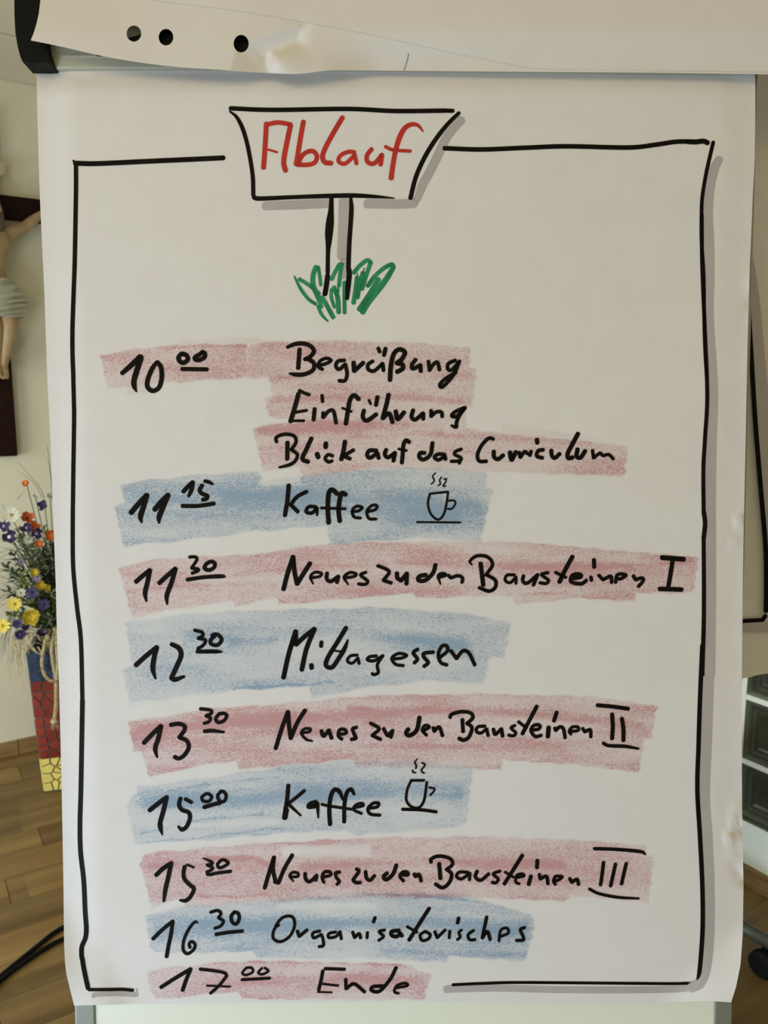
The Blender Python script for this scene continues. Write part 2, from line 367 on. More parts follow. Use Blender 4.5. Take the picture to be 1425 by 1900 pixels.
nk = jt(mid(418, 0.080), 0.030); hd = jt(mid(398, 0.105) + E1 * 0.0, 0.046); hd2 = jt(mid(380, 0.115), 0.050)
ed += [(pel, wst), (wst, chs), (chs, upc), (upc, nk), (nk, hd), (hd, hd2)]
for F in (J, Jm):
    sh = jt(F(10, 436, 0.07), 0.030); el = jt(F(44, 423, 0.06), 0.021); fa = jt(F(60, 410, 0.055), 0.021); wrs = jt(F(78, 396, 0.052), 0.013); ha = jt(F(90, 390, 0.05), 0.018)
    ed += [(upc, sh), (sh, el), (el, fa), (fa, wrs), (wrs, ha)]
    for k, (dx, dy, r) in enumerate(((106, 379, .006), (108, 385, .006), (108, 391, .006), (106, 397, .0055), (94, 378, .006))):
        f1 = jt(F((90 + dx) / 2 + 1, (390 + dy) / 2, 0.056), r + .0015); f2 = jt(F(dx, dy, 0.062), r); ed += [(ha, f1), (f1, f2)]
for pts in (((7, 566, .09, .046), (20, 601, .130, .031), (14, 638, .10, .026), (7, 678, .07, .015), (9, 692, .085, .016)), ((-24, 566, .09, .046), (-7, 603, .125, .031), (-6, 640, .095, .025), (-3, 678, .07, .015), (-3, 692, .09, .016))):
    ids = [jt(J(x, y, o_), r) for x, y, o_, r in pts]; ed += [(pel, ids[0])] + list(zip(ids[:-1], ids[1:]))
    for k in range(4):
        t = jt(J(pts[-1][0] - 5 + 3.4 * k, 703 - 0.8 * k, 0.115), 0.0060); ed.append((ids[-1], t))
me = bpy.data.meshes.new('carved_figure'); me.from_pydata([tuple(p - cr0) for p, r in sk], ed, []); me.materials.append(M['skin'])
fig = bpy.data.objects.new('carved_figure', me); COL.objects.link(fig); fig.parent = cruc; fig['label'] = 'pale carved figure with outstretched arms in a loincloth'
BASE[fig.name] = cr0
sm = fig.modifiers.new('skin', 'SKIN'); sm.use_smooth_shade = True
for i, (p, r) in enumerate(sk): me.skin_vertices[0].data[i].radius = (r, r * (0.8 if i < 4 else 1)); me.skin_vertices[0].data[i].use_root = (i == 0)
sb = fig.modifiers.new('sub', 'SUBSURF'); sb.levels = 2; sb.render_levels = 2
# face and hair
hc = mid(386, 0.118); fx, fo, fz = E1, -E2, Z
def feat(n_, c, a_, b_, c_):
    g = G(); g.ellipsoid(c, a_, b_, c_); g.obj(n_, 'skin', fig, smooth=True)
feat('nose', hc + fo * 0.052 - fz * 0.006, fx * 0.008, fo * 0.014, fz * 0.017)
for s in (-1, 1):
    feat('eyelid', hc + fo * 0.043 + fx * 0.019 * s + fz * 0.010, fx * 0.009, fo * 0.006, fz * 0.006); feat('ear', hc + fx * 0.050 * s - fz * 0.002, fx * 0.006, fo * 0.010, fz * 0.016)
feat('mouth', hc + fo * 0.046 - fz * 0.028, fx * 0.014, fo * 0.006, fz * 0.005)
g = G(); g.ellipsoid(hc - fo * 0.014 + fz * 0.018, fx * 0.056, fo * 0.052, fz * 0.052)
for s in (-1, 1): g.ellipsoid(hc + fx * 0.046 * s - fz * 0.035 - fo * 0.01, fx * 0.018, fo * 0.022, fz * 0.052)
g.ellipsoid(hc + fo * 0.036 - fz * 0.046, fx * 0.026, fo * 0.018, fz * 0.022)
g.obj('hair', 'hair', fig, smooth=True)
# loincloth: folded wrap around the hips
vs = []; fs = []; NA, NR = 40, 26
for r in range(NR + 1):
    t = r / NR; y = 521 + t * 70; c = mid(y, 0.088)
    for k in range(NA):
        q_ = 2 * math.pi * k / NA; ca_, sa = math.cos(q_), math.sin(q_)
        ra = 0.078 + 0.040 * math.sin(math.pi * min(t * 0.62 + 0.10, 1)); rb = 0.066 + 0.024 * t
        low = 0.10 * t * (0.5 + 0.0 * sa); fold = 0.012 * math.sin(22 * t * math.pi / 2 + 3.2 * ca_ + 1.2 * sa) + 0.003 * math.sin(31 * t + 3 * ca_)
        sag = -0.020 * (1 - abs(ca_)) * (sa > 0) * math.sin(t * math.pi)
        vs.append(c + E1 * (ca_ * (ra + fold)) - E2 * (sa * (rb + fold)) + Z * (sag + (0.012 * ca_ if t > .5 else 0)))
for r in range(NR):
    for k in range(NA): fs.append((r * NA + k, r * NA + (k + 1) % NA, (r + 1) * NA + (k + 1) % NA, (r + 1) * NA + k))
o = obj('loincloth', vs, fs, 'cloth', fig, True, 'grey-white folded loincloth')
md = o.modifiers.new('thick', 'SOLIDIFY'); md.thickness = 0.005
g = G()
for i in range(5):
    p = J(22 + i * 1.2, 545, 0.10); g.tube(smooth3([p - Z * 0.0 - E1 * .01, p + E1 * 0.010 - Z * 0.035 - E2 * .005 * i, p + E1 * 0.002 * i - Z * (0.075 + 0.006 * i)], 5), [0.009 - 0.0005 * j for j in range(11)], 7)
g.obj('knotted_end', 'cloth', fig, smooth=True)
# plaque above
pa, pz1 = wlp(7.4, 302); _, pz0 = wlp(7.4, 328)
g = G(); poly = []
for cx_, cz_, q0 in ((pa - 0.014, pz1 - 0.014, 0), (2 * ac - pa + 0.014, pz1 - 0.014, 90), (2 * ac - pa + 0.014, pz0 + 0.014, 180), (pa - 0.014, pz0 + 0.014, 270)):
    for k in range(5): q_ = math.radians(q0 + k * 22.5); poly.append(wl(cx_ + 0.014 * math.cos(q_), cz_ + 0.014 * math.sin(q_), 0.0345))
g.prism(poly, -E2 * 0.012); g.obj('name_plaque', 'plaque', cruc, label='pale rounded plaque above the carved figure')

# ================================================================== MOSAIC VASE
v0 = floor_at(128, 1462); vd = Vector((v0.x, v0.y, 0)).normalized(); vr = Vector((vd.y, -vd.x, 0))   # vr: image right
th_ = math.radians(-6); vrr = vr * math.cos(th_) + vd * math.sin(th_); vdd = vd * math.cos(th_) - vr * math.sin(th_)
def vplane(x, y): return hit(x, y, v0, vd)
hb = abs((vplane(85.5, 1462) - v0).dot(vr)) * 0.97; pt_ = vplane(54, 1212); ht = abs((pt_ - v0).dot(vr)) * 0.97; VH = pt_.z + 0.012
v0 = v0 + vd * hb * 0.9
vase = thing('mosaic_vase', 'tall tapered vase covered in blue, red and yellow mosaic shards, on the floor', 'vase', v0)
def vhw(z): return hb + (ht - hb) * z / VH
def vpt(face, s, z, out=0.0):
    w = vhw(z); n = [-vdd, -vrr, vrr, vdd][face]; t = [vrr, -vdd, vdd, -vrr][face]
    return v0 + n * (w + out) + t * (s * w) + Z * z
g = G(); vs = []; fs = []
for w_, z in ((hb, 0.0), (ht, VH), (ht - 0.014, VH), (ht - 0.014, VH - 0.12)):
    for sx, sy in ((-1, -1), (1, -1), (1, 1), (-1, 1)): vs.append(v0 + vrr * (w_ * sx) + vdd * (w_ * sy) + Z * z)
for k in range(3):
    for i in range(4): fs.append((k * 4 + i, k * 4 + (i + 1) % 4, k * 4 + 4 + (i + 1) % 4, k * 4 + 4 + i))
fs += [(3, 2, 1, 0), (12, 13, 14, 15)]
obj('body', vs, fs, 'grout', vase)
zy = vplane(90, 1391).z; zr = vplane(60, 1251).z
def clip(poly, p, n):
    out = []
    for i in range(len(poly)):
        a, b = poly[i], poly[(i + 1) % len(poly)]; da, db = (a - p) @ n, (b - p) @ n
        if da <= 0: out.append(a)
        if (da < 0) != (db < 0) and abs(da - db) > 1e-12: out.append(a + (b - a) * (da / (da - db)))
    return out
cnt = 0
for face in range(3):
    for (za, zb_, m_) in ((0.004, zy, 't_yel'), (zy, zr, 't_red'), (zr, VH - 0.002, 't_blue')):
        wmid = vhw((za + zb_) / 2); cell = 0.034 if face == 0 else 0.047
        nx = max(3, round(2 * wmid / cell)); nz = max(2, round((zb_ - za) / cell)); seeds = []
        for i in range(nx):
            for j in range(nz):
                seeds.append(np.array([(-1 + (2 * i + 1 + R_.uniform(-.75, .75)) / nx) * wmid, za + (zb_ - za) * (j + .5 + R_.uniform(-.4, .4)) / nz]))
        for a in seeds:
            poly = [np.array(p) for p in ((-wmid, za), (wmid, za), (wmid, zb_), (-wmid, zb_))]
            for b in seeds:
                if b is a: continue
                n = b - a; L = np.linalg.norm(n); n = n / L; poly = clip(poly, (a + b) / 2 - n * 0.0021, n)
                if len(poly) < 3: break
            if len(poly) < 3 or cnt >= 292: continue
            g = G(); inn = []
            pp = [(p[0] / wmid * 0.985, min(max(p[1], za + .001), zb_ - .001)) for p in poly]; th = 0.003 + R_.random() * 0.002
            nn = len(pp); A = [vpt(face, s_, z_, 0.0003) for s_, z_ in pp]; B = [vpt(face, s_ , z_, th) for s_, z_ in pp]
            cB = sum(B, Vector()) / nn; B = [b_ + (cB - b_) * 0.05 for b_ in B]
            g.add(A + B, [tuple(range(nn, 2 * nn))] + [(i, (i + 1) % nn, (i + 1) % nn + nn, i + nn) for i in range(nn)])
            g.obj('mosaic_tile', m_, vase); cnt += 1

# rope
def twist(path, r, strands=3, pitch=0.030, n=7):
    pts = smooth3(path, 14); g = G(); acc = 0.0; fr = []
    a = None
    for i, p in enumerate(pts):
        t = (pts[min(i + 1, len(pts) - 1)] - pts[max(i - 1, 0)]).normalized()
        if i: acc += (p - pts[i - 1]).length
        a = t.orthogonal().normalized() if a is None else (a - t * a.dot(t)).normalized(); fr.append((p, a.copy(), t.cross(a), acc))
    for k in range(strands):
        g.tube([p + (a_ * math.cos(s_ / pitch * 2 * math.pi + k * 2 * math.pi / strands) + b_ * math.sin(s_ / pitch * 2 * math.pi + k * 2 * math.pi / strands)) * r * 0.72 for p, a_, b_, s_ in fr], r * 0.50, n)
    return g
vf = (v0 - vdd * (ht + 0.01) - v0).length
def vfp(x, y, off=0.02): return hit(x, y, v0 - vd * (hb + 0.04 + off), vd)
rope = thing('sisal_rope', 'knotted sisal rope hanging down the front of the mosaic vase', 'rope', vfp(100, 1340))
twist([vfp(92, 1168), vfp(84, 1192), vfp(79, 1218), vfp(78, 1235), vfp(83, 1252), vfp(92, 1262), vfp(101, 1264, .024)], 0.0052).obj('rope_loop', 'rope', rope, True)
twist([vfp(103, 1165), vfp(100, 1180), vfp(96, 1205), vfp(99, 1232), vfp(103, 1256), vfp(104.5, 1290), vfp(103.5, 1315), vfp(101, 1336)], 0.0062).obj('rope_strand', 'rope', rope, True)
twist([vfp(106, 1166, .03), vfp(105, 1200, .03), vfp(107, 1235, .03), vfp(105.5, 1262, .034)], 0.0052).obj('rope_strand', 'rope', rope, True)
g = G(); kc = vfp(101, 1338); 
for k in range(3): 
    q_ = k * 1.05; ax = vr * math.cos(q_) + Z * math.sin(q_)
    g.tube([kc + (ax * math.cos(t) + vd * math.sin(t)) * 0.009 for t in [i * math.pi / 6 for i in range(13)]], 0.0055, 6)
g.obj('knot', 'rope', rope, True)
g = G()
for k in range(26):
    a = R_.uniform(-1, 1); b = R_.uniform(-.5, .5); g.tube([kc + vr * a * .005, kc + vr * a * .011 - Z * 0.012 - vd * b * .01, kc + vr * a * .013 - Z * R_.uniform(.016, .032) - vd * b * .015], 0.0007, 4)
g.obj('frayed_end', 'rope', rope)
# raffia nest on the rim
raf = thing('raffia_nest', 'tangle of dry raffia strands over the vase rim below the flowers', 'raffia', v0 + Z * VH)
g = G()
def ribbon(g, pts, w):
    pts = smooth3(pts, 5); vs = []; fs = []
    for i, p in enumerate(pts):
        t = (pts[min(i + 1, len(pts) - 1)] - pts[max(i - 1, 0)]).normalized(); n = t.cross(vd + Vector((R_.uniform(-.01, .01), 0, 0)))
        n = n.normalized() if n.length > 1e-5 else vr; ww = w * (1 - 0.75 * i / len(pts)); vs += [p - n * ww, p + n * ww]
    for i in range(len(pts) - 1): fs.append((2 * i, 2 * i + 1, 2 * i + 3, 2 * i + 2))
    g.add(vs, fs)
for k in range(150):
    x = R_.uniform(30, 215); y = R_.uniform(1166, 1204); dx = R_.uniform(-26, 26); dy = R_.uniform(-14, 22)
    if 34 < x < 60: dx *= .6
    o_ = R_.uniform(-.08, .03)
    ribbon(g, [vfp(x, y, o_), vfp(x + dx * .5, y + dy * .5 - R_.uniform(-7, 7), o_ + R_.uniform(0, .03)), vfp(x + dx, y + dy, o_)], R_.uniform(.0012, .0026))
for (a, b, c) in (((52, 1176), (58, 1196), (68, 1212)), ((66, 1168), (60, 1185), (54, 1200)), ((53, 1196), (64, 1208), (78, 1216)), ((70, 1200), (76, 1210), (80, 1224)), ((44, 1170), (36, 1190), (30, 1204)), ((30, 1200), (40, 1205), (52, 1203))):
    ribbon(g, [vfp(*a), vfp(*b), vfp(*c)], .003)
o = g.obj('strands', 'raffia', raf); o['kind'] = 'stuff'
g = G()
for k in range(26):   # fine wisps hanging down left of the vase
    x = R_.uniform(18, 46); l = R_.uniform(40, 110); s_ = R_.uniform(-14, 8)
    if R_.random() < .35: x, s_, l = 24, 16 + R_.uniform(-4, 6), R_.uniform(60, 105)
    g.tube(smooth3([vfp(x, 1178, -.02), vfp(x + s_ * .5, 1178 + l * .5, 0), vfp(x + s_ + R_.uniform(-4, 4), 1178 + l, 0)], 5), 0.0006, 4)
o = g.obj('hanging_wisps', 'raffia', raf); o['kind'] = 'stuff'

# ================================================================== FLOWERS
ctr = v0 + Z * (VH - 0.03)
fd = v0 - vd * 0.10
def fp(x, y, off=0.0): return hit(x, y, fd - vd * off, vd)
pxm = (fp(101, 1100) - fp(100, 1100)).length       # metres per pixel there
def stem_to(p, par, r=0.0015, bend=0.25):
    m1 = p + (ctr - p) * 0.45 + Z * (ctr - p).length * bend * .3 + vd * 0.03
    g = G(); g.tube(smooth3([p + vd * 0.004, m1, ctr + Vector((R_.uniform(-.03, .03), R_.uniform(-.03, .03), 0))], 6), r, 5); g.obj('stem', 'stem', par)
def petals(c, n, r, wid, m, par, nrm, cup=0.15, layers=1, r0=0.12, notch=False, name='petals'):
    nrm = nrm.normalized(); a = nrm.cross(Z).normalized(); b = nrm.cross(a); g = G(); ph = R_.uniform(0, 1)
    for L in range(layers):
        rr = r * (1 - 0.25 * L)
        for k in range(n):
            q_ = 2 * math.pi * (k + ph + .5 * L) / n + R_.uniform(-.06, .06); d = a * math.cos(q_) + b * math.sin(q_); s_ = nrm.cross(d); rl = rr * R_.uniform(.88, 1.06)
            vs = []; 
            for t, w in ((r0, .30), (.45, .75), (.75, 1.0), (.93, .8), (1.0, .35)):
                h = nrm * (rl * cup * t * t * R_.uniform(.8, 1.2) + L * 0.0015 + 0.0006 * (k % 2))
                vs += [c + d * rl * t - s_ * wid * w + h, c + d * rl * t * (.96 if (notch and t == 1.0) else 1) + h - nrm * 0.0008, c + d * rl * t + s_ * wid * w + h]
            fs = []
            for i in range(4): fs += [(3 * i, 3 * i + 1, 3 * i + 4, 3 * i + 3), (3 * i + 1, 3 * i + 2, 3 * i + 5, 3 * i + 4)]
            g.add(vs, fs)
    return g.obj(name, m, par, True)
def flower(x, y, rpx, kind, m, label, off=0.0, tilt=(0, 0), cen='f_cen', name=None, r_cen=.22):
    c = fp(x, y, off); r = rpx * pxm
    t = thing(name or kind, label, 'flower', c, None); nrm = (-vd + vr * tilt[0] + Z * (0.12 + tilt[1])).normalized()
    if kind in ('daisy',): petals(c, 12, r * 1.06, r * .165, m, t, nrm, notch=True)
    elif kind == 'aster': petals(c, 15, r, r * .13, m, t, nrm, layers=2)
    elif kind == 'poppy': petals(c, 4, r, r * .42, m, t, nrm, cup=.7, layers=2)
    elif kind == 'pansy': petals(c, 3, r, r * .62, m, t, nrm, cup=.18, layers=2)
    elif kind == 'marigold': petals(c, 13, r, r * .26, m, t, nrm, cup=.4, layers=3)
    elif kind == 'thistle': petals(c, 22, r, r * .10, m, t, (Z * 1.0 - vd * .45).normalized(), cup=.5, layers=3)
    elif kind == 'bud': petals(c, 6, r, r * .45, m, t, nrm, cup=1.2, layers=2)
    a = nrm.cross(Z).normalized(); b = nrm.cross(a); g = G(); g.ellipsoid(c + nrm * r * .06, a * r * r_cen, b * r * r_cen, nrm * r * r_cen * .7, 10, 6); g.obj('centre', cen, t, True)
    g = G()
    for k in range(5):
        q_ = k * 2 * math.pi / 5; d = a * math.cos(q_) + b * math.sin(q_); s_ = nrm.cross(d)
        g.add([c - nrm * .002 - s_ * r * .1, c - nrm * .002 + s_ * r * .1, c - nrm * .001 + d * r * .38], [(0, 1, 2)])
    g.obj('sepals', 'leaf_d', t); stem_to(c - nrm * .003, t)
    return t
FLW = [
 (48.5, 897, 7.5, 'marigold', 'f_orange', 'small orange flower alone on a long thin stem above the bouquet', 0, (-.6, .3), 'f_orange', 'orange_flower'),
 (66, 921, 4.5, 'bud', 'f_white', 'faint white bud at the top of the bouquet, left of the dark purple bell', -.02, (0, .5), 'leaf_l', 'white_bud'),
 (93, 922, 6.5, 'bud', 'f_white', 'white bud touching the paper edge above the dark purple bell', -.02, (0, .6), 'leaf_l', 'white_bud'),
 (82, 938, 11, 'poppy', 'f_purple', 'dark purple bell flower high beside the paper edge', 0.01, (-.7, .2), 'f_dark', 'purple_bell_flower'),
 (20, 956, 15, 'daisy', 'f_white', 'white daisy with yellow eye at the upper left of the bouquet', .01, (-.1, .2), 'f_cen', 'white_daisy'),
 (50, 962, 14, 'poppy', 'f_red', 'large orange-red poppy at the top of the bouquet', .0, (.2, .5), 'leaf_d', 'red_poppy'),
 (61, 977, 12, 'poppy', 'f_orange', 'ruffled orange poppy just below the large orange-red one', .01, (.4, .1), 'f_red', 'orange_poppy'),
 (8, 976, 12, 'pansy', 'f_purple', 'very dark purple pansy at the left edge below the white daisy', .01, (-.2, 0), 'f_lilac', 'purple_pansy'),
 (18, 996, 13, 'pansy', 'f_purple', 'purple pansy with pale eye, lowest of the three dark pansies on the left', .03, (0, 0), 'f_white', 'purple_pansy'),
 (50, 979, 10, 'pansy', 'f_purple', 'purple pansy in front of the orange poppies', .03, (0, .1), 'f_lilac', 'purple_pansy'),
 (68, 990, 11, 'pansy', 'f_purple', 'purple pansy right of and below the orange poppies', .02, (.3, 0), 'f_lilac', 'purple_pansy'),
 (93, 993, 11, 'marigold', 'f_orange', 'orange marigold half hidden by the paper edge', .0, (.2, 0), 'f_orange', 'orange_marigold'),
 (72.5, 1009, 8, 'marigold', 'f_orange', 'bright little orange flower above the dark centre of the bouquet', .02, (0, .1), 'f_red', 'orange_flower'),
 (65, 1063, 8, 'marigold', 'f_gold', 'small yellow flower below the dark centre of the bouquet', .02, (0, .4), 'f_yel', 'yellow_flower'),
 (68, 1073, 10, 'aster', 'f_lilac', 'pale lilac flower head under the small yellow flower', .0, (0, .3), 'f_lilac', 'lilac_flower'),
 (39, 1043, 8, 'aster', 'f_lilac', 'dusty lilac flower head among grey leaves on the left', .0, (0, .2), 'f_dark', 'lilac_flower'),
 (74, 1086, 10, 'marigold', 'f_gold', 'golden flower right of the upper violet daisy', .0, (.2, .1), 'f_gold', 'yellow_flower'),
 (86, 1091, 8, 'poppy', 'f_gold', 'dull gold blossom beside the paper edge above the violet daisies', -.01, (.3, .3), 'f_gold', 'yellow_flower'),
 (58.5, 1099, 12.5, 'daisy', 'f_violet', 'violet daisy with dark eye between the golden flower and the yellow daisy', .03, (0, .05), 'f_dark', 'violet_daisy'),
 (26, 1121, 14, 'daisy', 'f_yel', 'whole bright yellow daisy in the lower left of the bouquet', .04, (0, .05), 'f_cen', 'yellow_daisy'),
 (80.5, 1122, 12, 'daisy', 'f_violet', 'violet daisy with black eye beside the paper edge', .02, (.1, .1), 'f_dark', 'violet_daisy'),
 (56.5, 1145, 16.5, 'marigold', 'f_gold', 'big full golden-yellow blossom low in the bouquet', .05, (.1, .1), 'f_gold', 'golden_marigold'),
 (33, 1157, 11, 'aster', 'f_violet', 'violet aster left of the big golden blossom', .03, (-.1, 0), 'f_dark', 'violet_aster'),
 (47, 1163, 9, 'aster', 'f_purple', 'dark purple aster tucked under the big golden blossom', .02, (0, -.1), 'f_dark', 'violet_aster'),
 (3, 1161, 14.5, 'daisy', 'f_yel', 'bright yellow daisy cut by the left frame edge', .04, (-.1, .05), 'f_gold', 'yellow_daisy'),
 (38, 1177, 12, 'aster', 'f_purple', 'lowest violet aster hanging over the raffia on the left', .05, (0, -.1), 'f_violet', 'violet_aster'),
 (78, 1177, 12.5, 'thistle', 'f_purple', 'dark purple cornflower head lying on the raffia beside the rope', .05, (0, 0), 'f_dark', 'purple_cornflower'),
 (38, 1100, 9, 'daisy', 'f_white', 'small greenish-white blossom above the whole yellow daisy', .01, (0, .1), 'leaf_l', 'white_blossom'),
 (52, 1001, 9, 'daisy', 'f_white', 'small white-green blossom below the purple pansy in the middle', .0, (0, .1), 'leaf_l', 'white_blossom'),
]
for a in FLW:
    x, y, r, kind, m_, lab, off, tilt, cen, nm = a; flower(x, y, r, kind, m_, lab, off, tilt, cen, nm, .30 if 'pansy' in nm else .22)
# leafy sprays
def leaf(g, p, d, n, L, w):
    d = d.normalized(); s_ = d.cross(n); s_ = s_.normalized() if s_.length > 1e-5 else vr; up_ = s_.cross(d)
    g.add([p, p + d * L * .35 - s_ * w + up_ * L * .04, p + d * L * .35 + s_ * w + up_ * L * .04, p + d * L * .75 - s_ * w * .7, p + d * L * .75 + s_ * w * .7, p + d * L - up_ * L * .1], [(0, 1, 2), (1, 3, 4, 2), (3, 5, 4)])
def spray(x, y, off, m_, L, w, n, lab, grp, nm='leafy_spray', narrow=False):
    tip = fp(x, y, off); t = thing(nm, lab, 'leaves', tip, grp)
    path = smooth3([ctr + Vector((R_.uniform(-.04, .04), R_.uniform(-.04, .04), 0)), (ctr + tip) / 2 + Z * .05 + vd * .0, tip], 9)
    g = G(); g.tube(path, 0.0012, 4); g.obj('stem', 'stem', t)
    g = G()
    for k in range(n):
        i = int(R_.uniform(.25, 1) * (len(path) - 1)); p = path[i] + Vector([R_.uniform(-.006, .006) for _ in range(3)])
        dr = (path[min(i + 1, len(path) - 1)] - path[i - 1]).normalized()
        leaf(g, p, dr * R_.uniform(.1, 1.1) + vr * R_.uniform(-1, 1) + Z * R_.uniform(-.7, .8) - vd * R_.uniform(-.6, .8), -vd, L * R_.uniform(.6, 1.25), w * R_.uniform(.7, 1.2))
    o = g.obj('leaves', m_, t); o['kind'] = 'stuff'
def leaf_mass(name, m_, n, pick, L, w, nl, lab):
    t = thing(name, lab, 'foliage', ctr); gs, gl = G(), G()
    for _ in range(n):
        x, y, off = pick(); tip = fp(x, y, off)
        path = smooth3([ctr + Vector((R_.uniform(-.04, .04), R_.uniform(-.04, .04), 0)), (ctr + tip) / 2 + Z * .05, tip], 9); gs.tube(path, 0.0012, 4)
        for k in range(nl):
            i = int(R_.uniform(.25, 1) * (len(path) - 1)); p = path[i] + Vector([R_.uniform(-.008, .008) for _ in range(3)])
            dr = (path[min(i + 1, len(path) - 1)] - path[i - 1]).normalized()
            leaf(gl, p, dr * R_.uniform(.1, 1.1) + vr * R_.uniform(-1, 1) + Z * R_.uniform(-.7, .8) - vd * R_.uniform(-.6, .8), -vd, L * R_.uniform(.5, 1.25), w * R_.uniform(.6, 1.2))
    gs.obj('stems', 'stem', t)['kind'] = 'stuff'; gl.obj('leaves', m_, t)['kind'] = 'stuff'
leaf_mass('dark_foliage', 'leaf_d', 46, lambda: (R_.choice([R_.uniform(60, 104), R_.uniform(78, 120), R_.uniform(105, 215)]), R_.uniform(985, 1155), R_.uniform(-.12, -.02)), .034, .0032, 130, 'dense dark green foliage filling the middle of the bouquet')
leaf_mass('pale_foliage', 'leaf_g', 12, lambda: (R_.uniform(28, 100), R_.uniform(972, 1020), R_.uniform(-.05, .0)), .020, .0035, 46, 'pale grey-green filler leaves just below the poppies')
leaf_mass('light_foliage', 'leaf_l', 10, lambda: (R_.uniform(22, 102), R_.uniform(965, 1110), R_.uniform(-.05, .02)), .020, .0035, 36, 'light yellow-green leaflets scattered among the flowers')
SPR = ((22, 1024, 'green leaf spray at the left, under the lowest dark pansy'), (4, 1043, 'dark leaf tip touching the left frame edge halfway up the bouquet'), (36, 1062, 'upright green leaf tuft left of the lilac flower head'), (17, 1064, 'grey-green seedhead spray left of the upright leaf tuft'),
       (12, 1095, 'dark looping twig above the yellow daisy at the frame edge'), (62, 1122, 'green leaves between the whole yellow daisy and the violet daisy with black eye'), (12, 1140, 'dark narrow twig between the two yellow daisies'), (92, 1150, 'green twig beside the paper edge, right of the big golden blossom'))
for k, (x, y, lab) in enumerate(SPR): spray(x, y, R_.uniform(-.03, .02), ('leaf_d', 'leaf_d', 'leaf_l', 'leaf_g')[k % 4], .026, .004, 44, lab, None)
def blade(pts, lab, r=.0011, m_='stem', grp=None):
    P3 = smooth3([fp(*p) for p in pts], 8); g = G(); g.tube(P3, [r * (1 - .7 * i / len(P3)) for i in range(len(P3))], 5)
    o = g.obj('grass_blade', m_, origin=fp(*pts[0])); tag(o, lab, 'grass', grp)
blade([(82, 925, 0), (76, 908, 0), (64, 892, 0), (33, 857, 0)], 'long grass blade arching left above the orange flower, outer one', .0016, 'leaf_g')
blade([(77, 922, 0), (68, 903, 0), (52, 886, 0), (32, 873, 0)], 'shorter grass blade arching left just above the orange flower', .0013, 'leaf_g')
blade([(98, 930, 0), (95, 890, 0), (91, 850, 0), (87, 826, 0)], 'dark grass blade rising along the paper edge', .0015)
blade([(96, 900, -.02), (90, 860, -.02), (80, 843, -.02)], 'faint grass tip bending left beside the paper edge', .001, 'leaf_g')
blade([(16, 985, 0), (11, 955, 0), (5, 935, 0)], 'thin dark grass blade crossing the white daisy', .0012)
blade([(33, 927, 0), (38, 920, 0), (45, 911, 0)], 'short loose grass tip below the orange flower', .001)
def tuft(name, lab, n, fn, m_):
    t = thing(name, lab, 'grass', ctr); g = G()
    for k in range(n):
        P3 = smooth3([fp(*p) for p in fn()], 8); r = R_.uniform(.0006, .0011); g.tube(P3, [r * (1 - .7 * i / len(P3)) for i in range(len(P3))], 4)
    g.obj('blades', m_, t)['kind'] = 'stuff'
def fan():
    y0 = R_.uniform(1000, 1130); return [(45, y0 + 30, -.03), (22, y0 + R_.uniform(-6, 8), -.02), (-8 + R_.uniform(-10, 8), y0 + R_.uniform(-14, 30), -.02)]
def droop():
    x0 = R_.uniform(8, 34); return [(x0 + 14, 1128, -.01), (x0, 1165, 0), (x0 - R_.uniform(2, 18), 1178 + R_.uniform(10, 60), .0)]
tuft('fine_grass', 'fine grey-green grass fanning out to the left of the bouquet', 34, fan, 'leaf_g')
tuft('dark_grass', 'dark wiry grass curling left above the yellow daisies', 14, fan, 'leaf_d')
tuft('drooping_grass', 'fine grass drooping beside the raffia under the yellow daisies', 20, droop, 'leaf_d')

# ================================================================== CABLE on the floor
def fz(x, y, h=0.006): return floor_at(x, y, h)
path = [fz(190, 1700), fz(117, 1721), fz(60, 1763), fz(0, 1812), fz(-60, 1862), fz(-92, 1900), fz(-95, 1912), fz(-80, 1905), fz(-40, 1862), fz(0, 1820), fz(60, 1775), fz(117, 1742), fz(200, 1712)]
g = G(); g.tube(smooth3(path, 8), 0.0062, 8); o = g.obj('black_cable', 'rubber', origin=path[3]); o.data.polygons.foreach_set('use_smooth', [True] * len(o.data.polygons))
tag(o, 'black cable doubled back on itself on the wooden floor at lower left', 'cable')

# ================================================================== ROLLING STOOL (foot and castor seen at the right)
tc_ = floor_at(1419, 1796); 
sdir = (floor_at(1425, 1765, .06) - floor_at(1378, 1738, .06)); sdir.z = 0; sdir.normalize()
sc = Vector((tc_.x, tc_.y, 0)) - sdir * 0.335
stool = thing('rolling_stool', 'grey tube foot with black castors of a stool standing mostly behind the flip chart', 'stool', sc)
g = G(); g.tube([sc + Z * .05, sc + Z * .40], .024, 14); g.tube([sc + Z * .03, sc + Z * .11], .042, 16); g.obj('column', 'tube', stool, True)
g = G(); n_ = 28; ring = [(0.165, .40), (.185, .415), (.185, .445), (.16, .46), (.0, .465)]
vs = []; fs = []
for r, z in ring:
    for k in range(n_): q_ = 2 * math.pi * k / n_; vs.append(sc + Vector((r * math.cos(q_), r * math.sin(q_), z)))
for i in range(len(ring) - 1):
    for k in range(n_): fs.append((i * n_ + k, i * n_ + (k + 1) % n_, (i + 1) * n_ + (k + 1) % n_, (i + 1) * n_ + k))
fs.append(tuple(range(n_))[::-1]); obj('seat', vs, fs, 'seat', stool, True)
a0 = math.atan2(sdir.y, sdir.x)
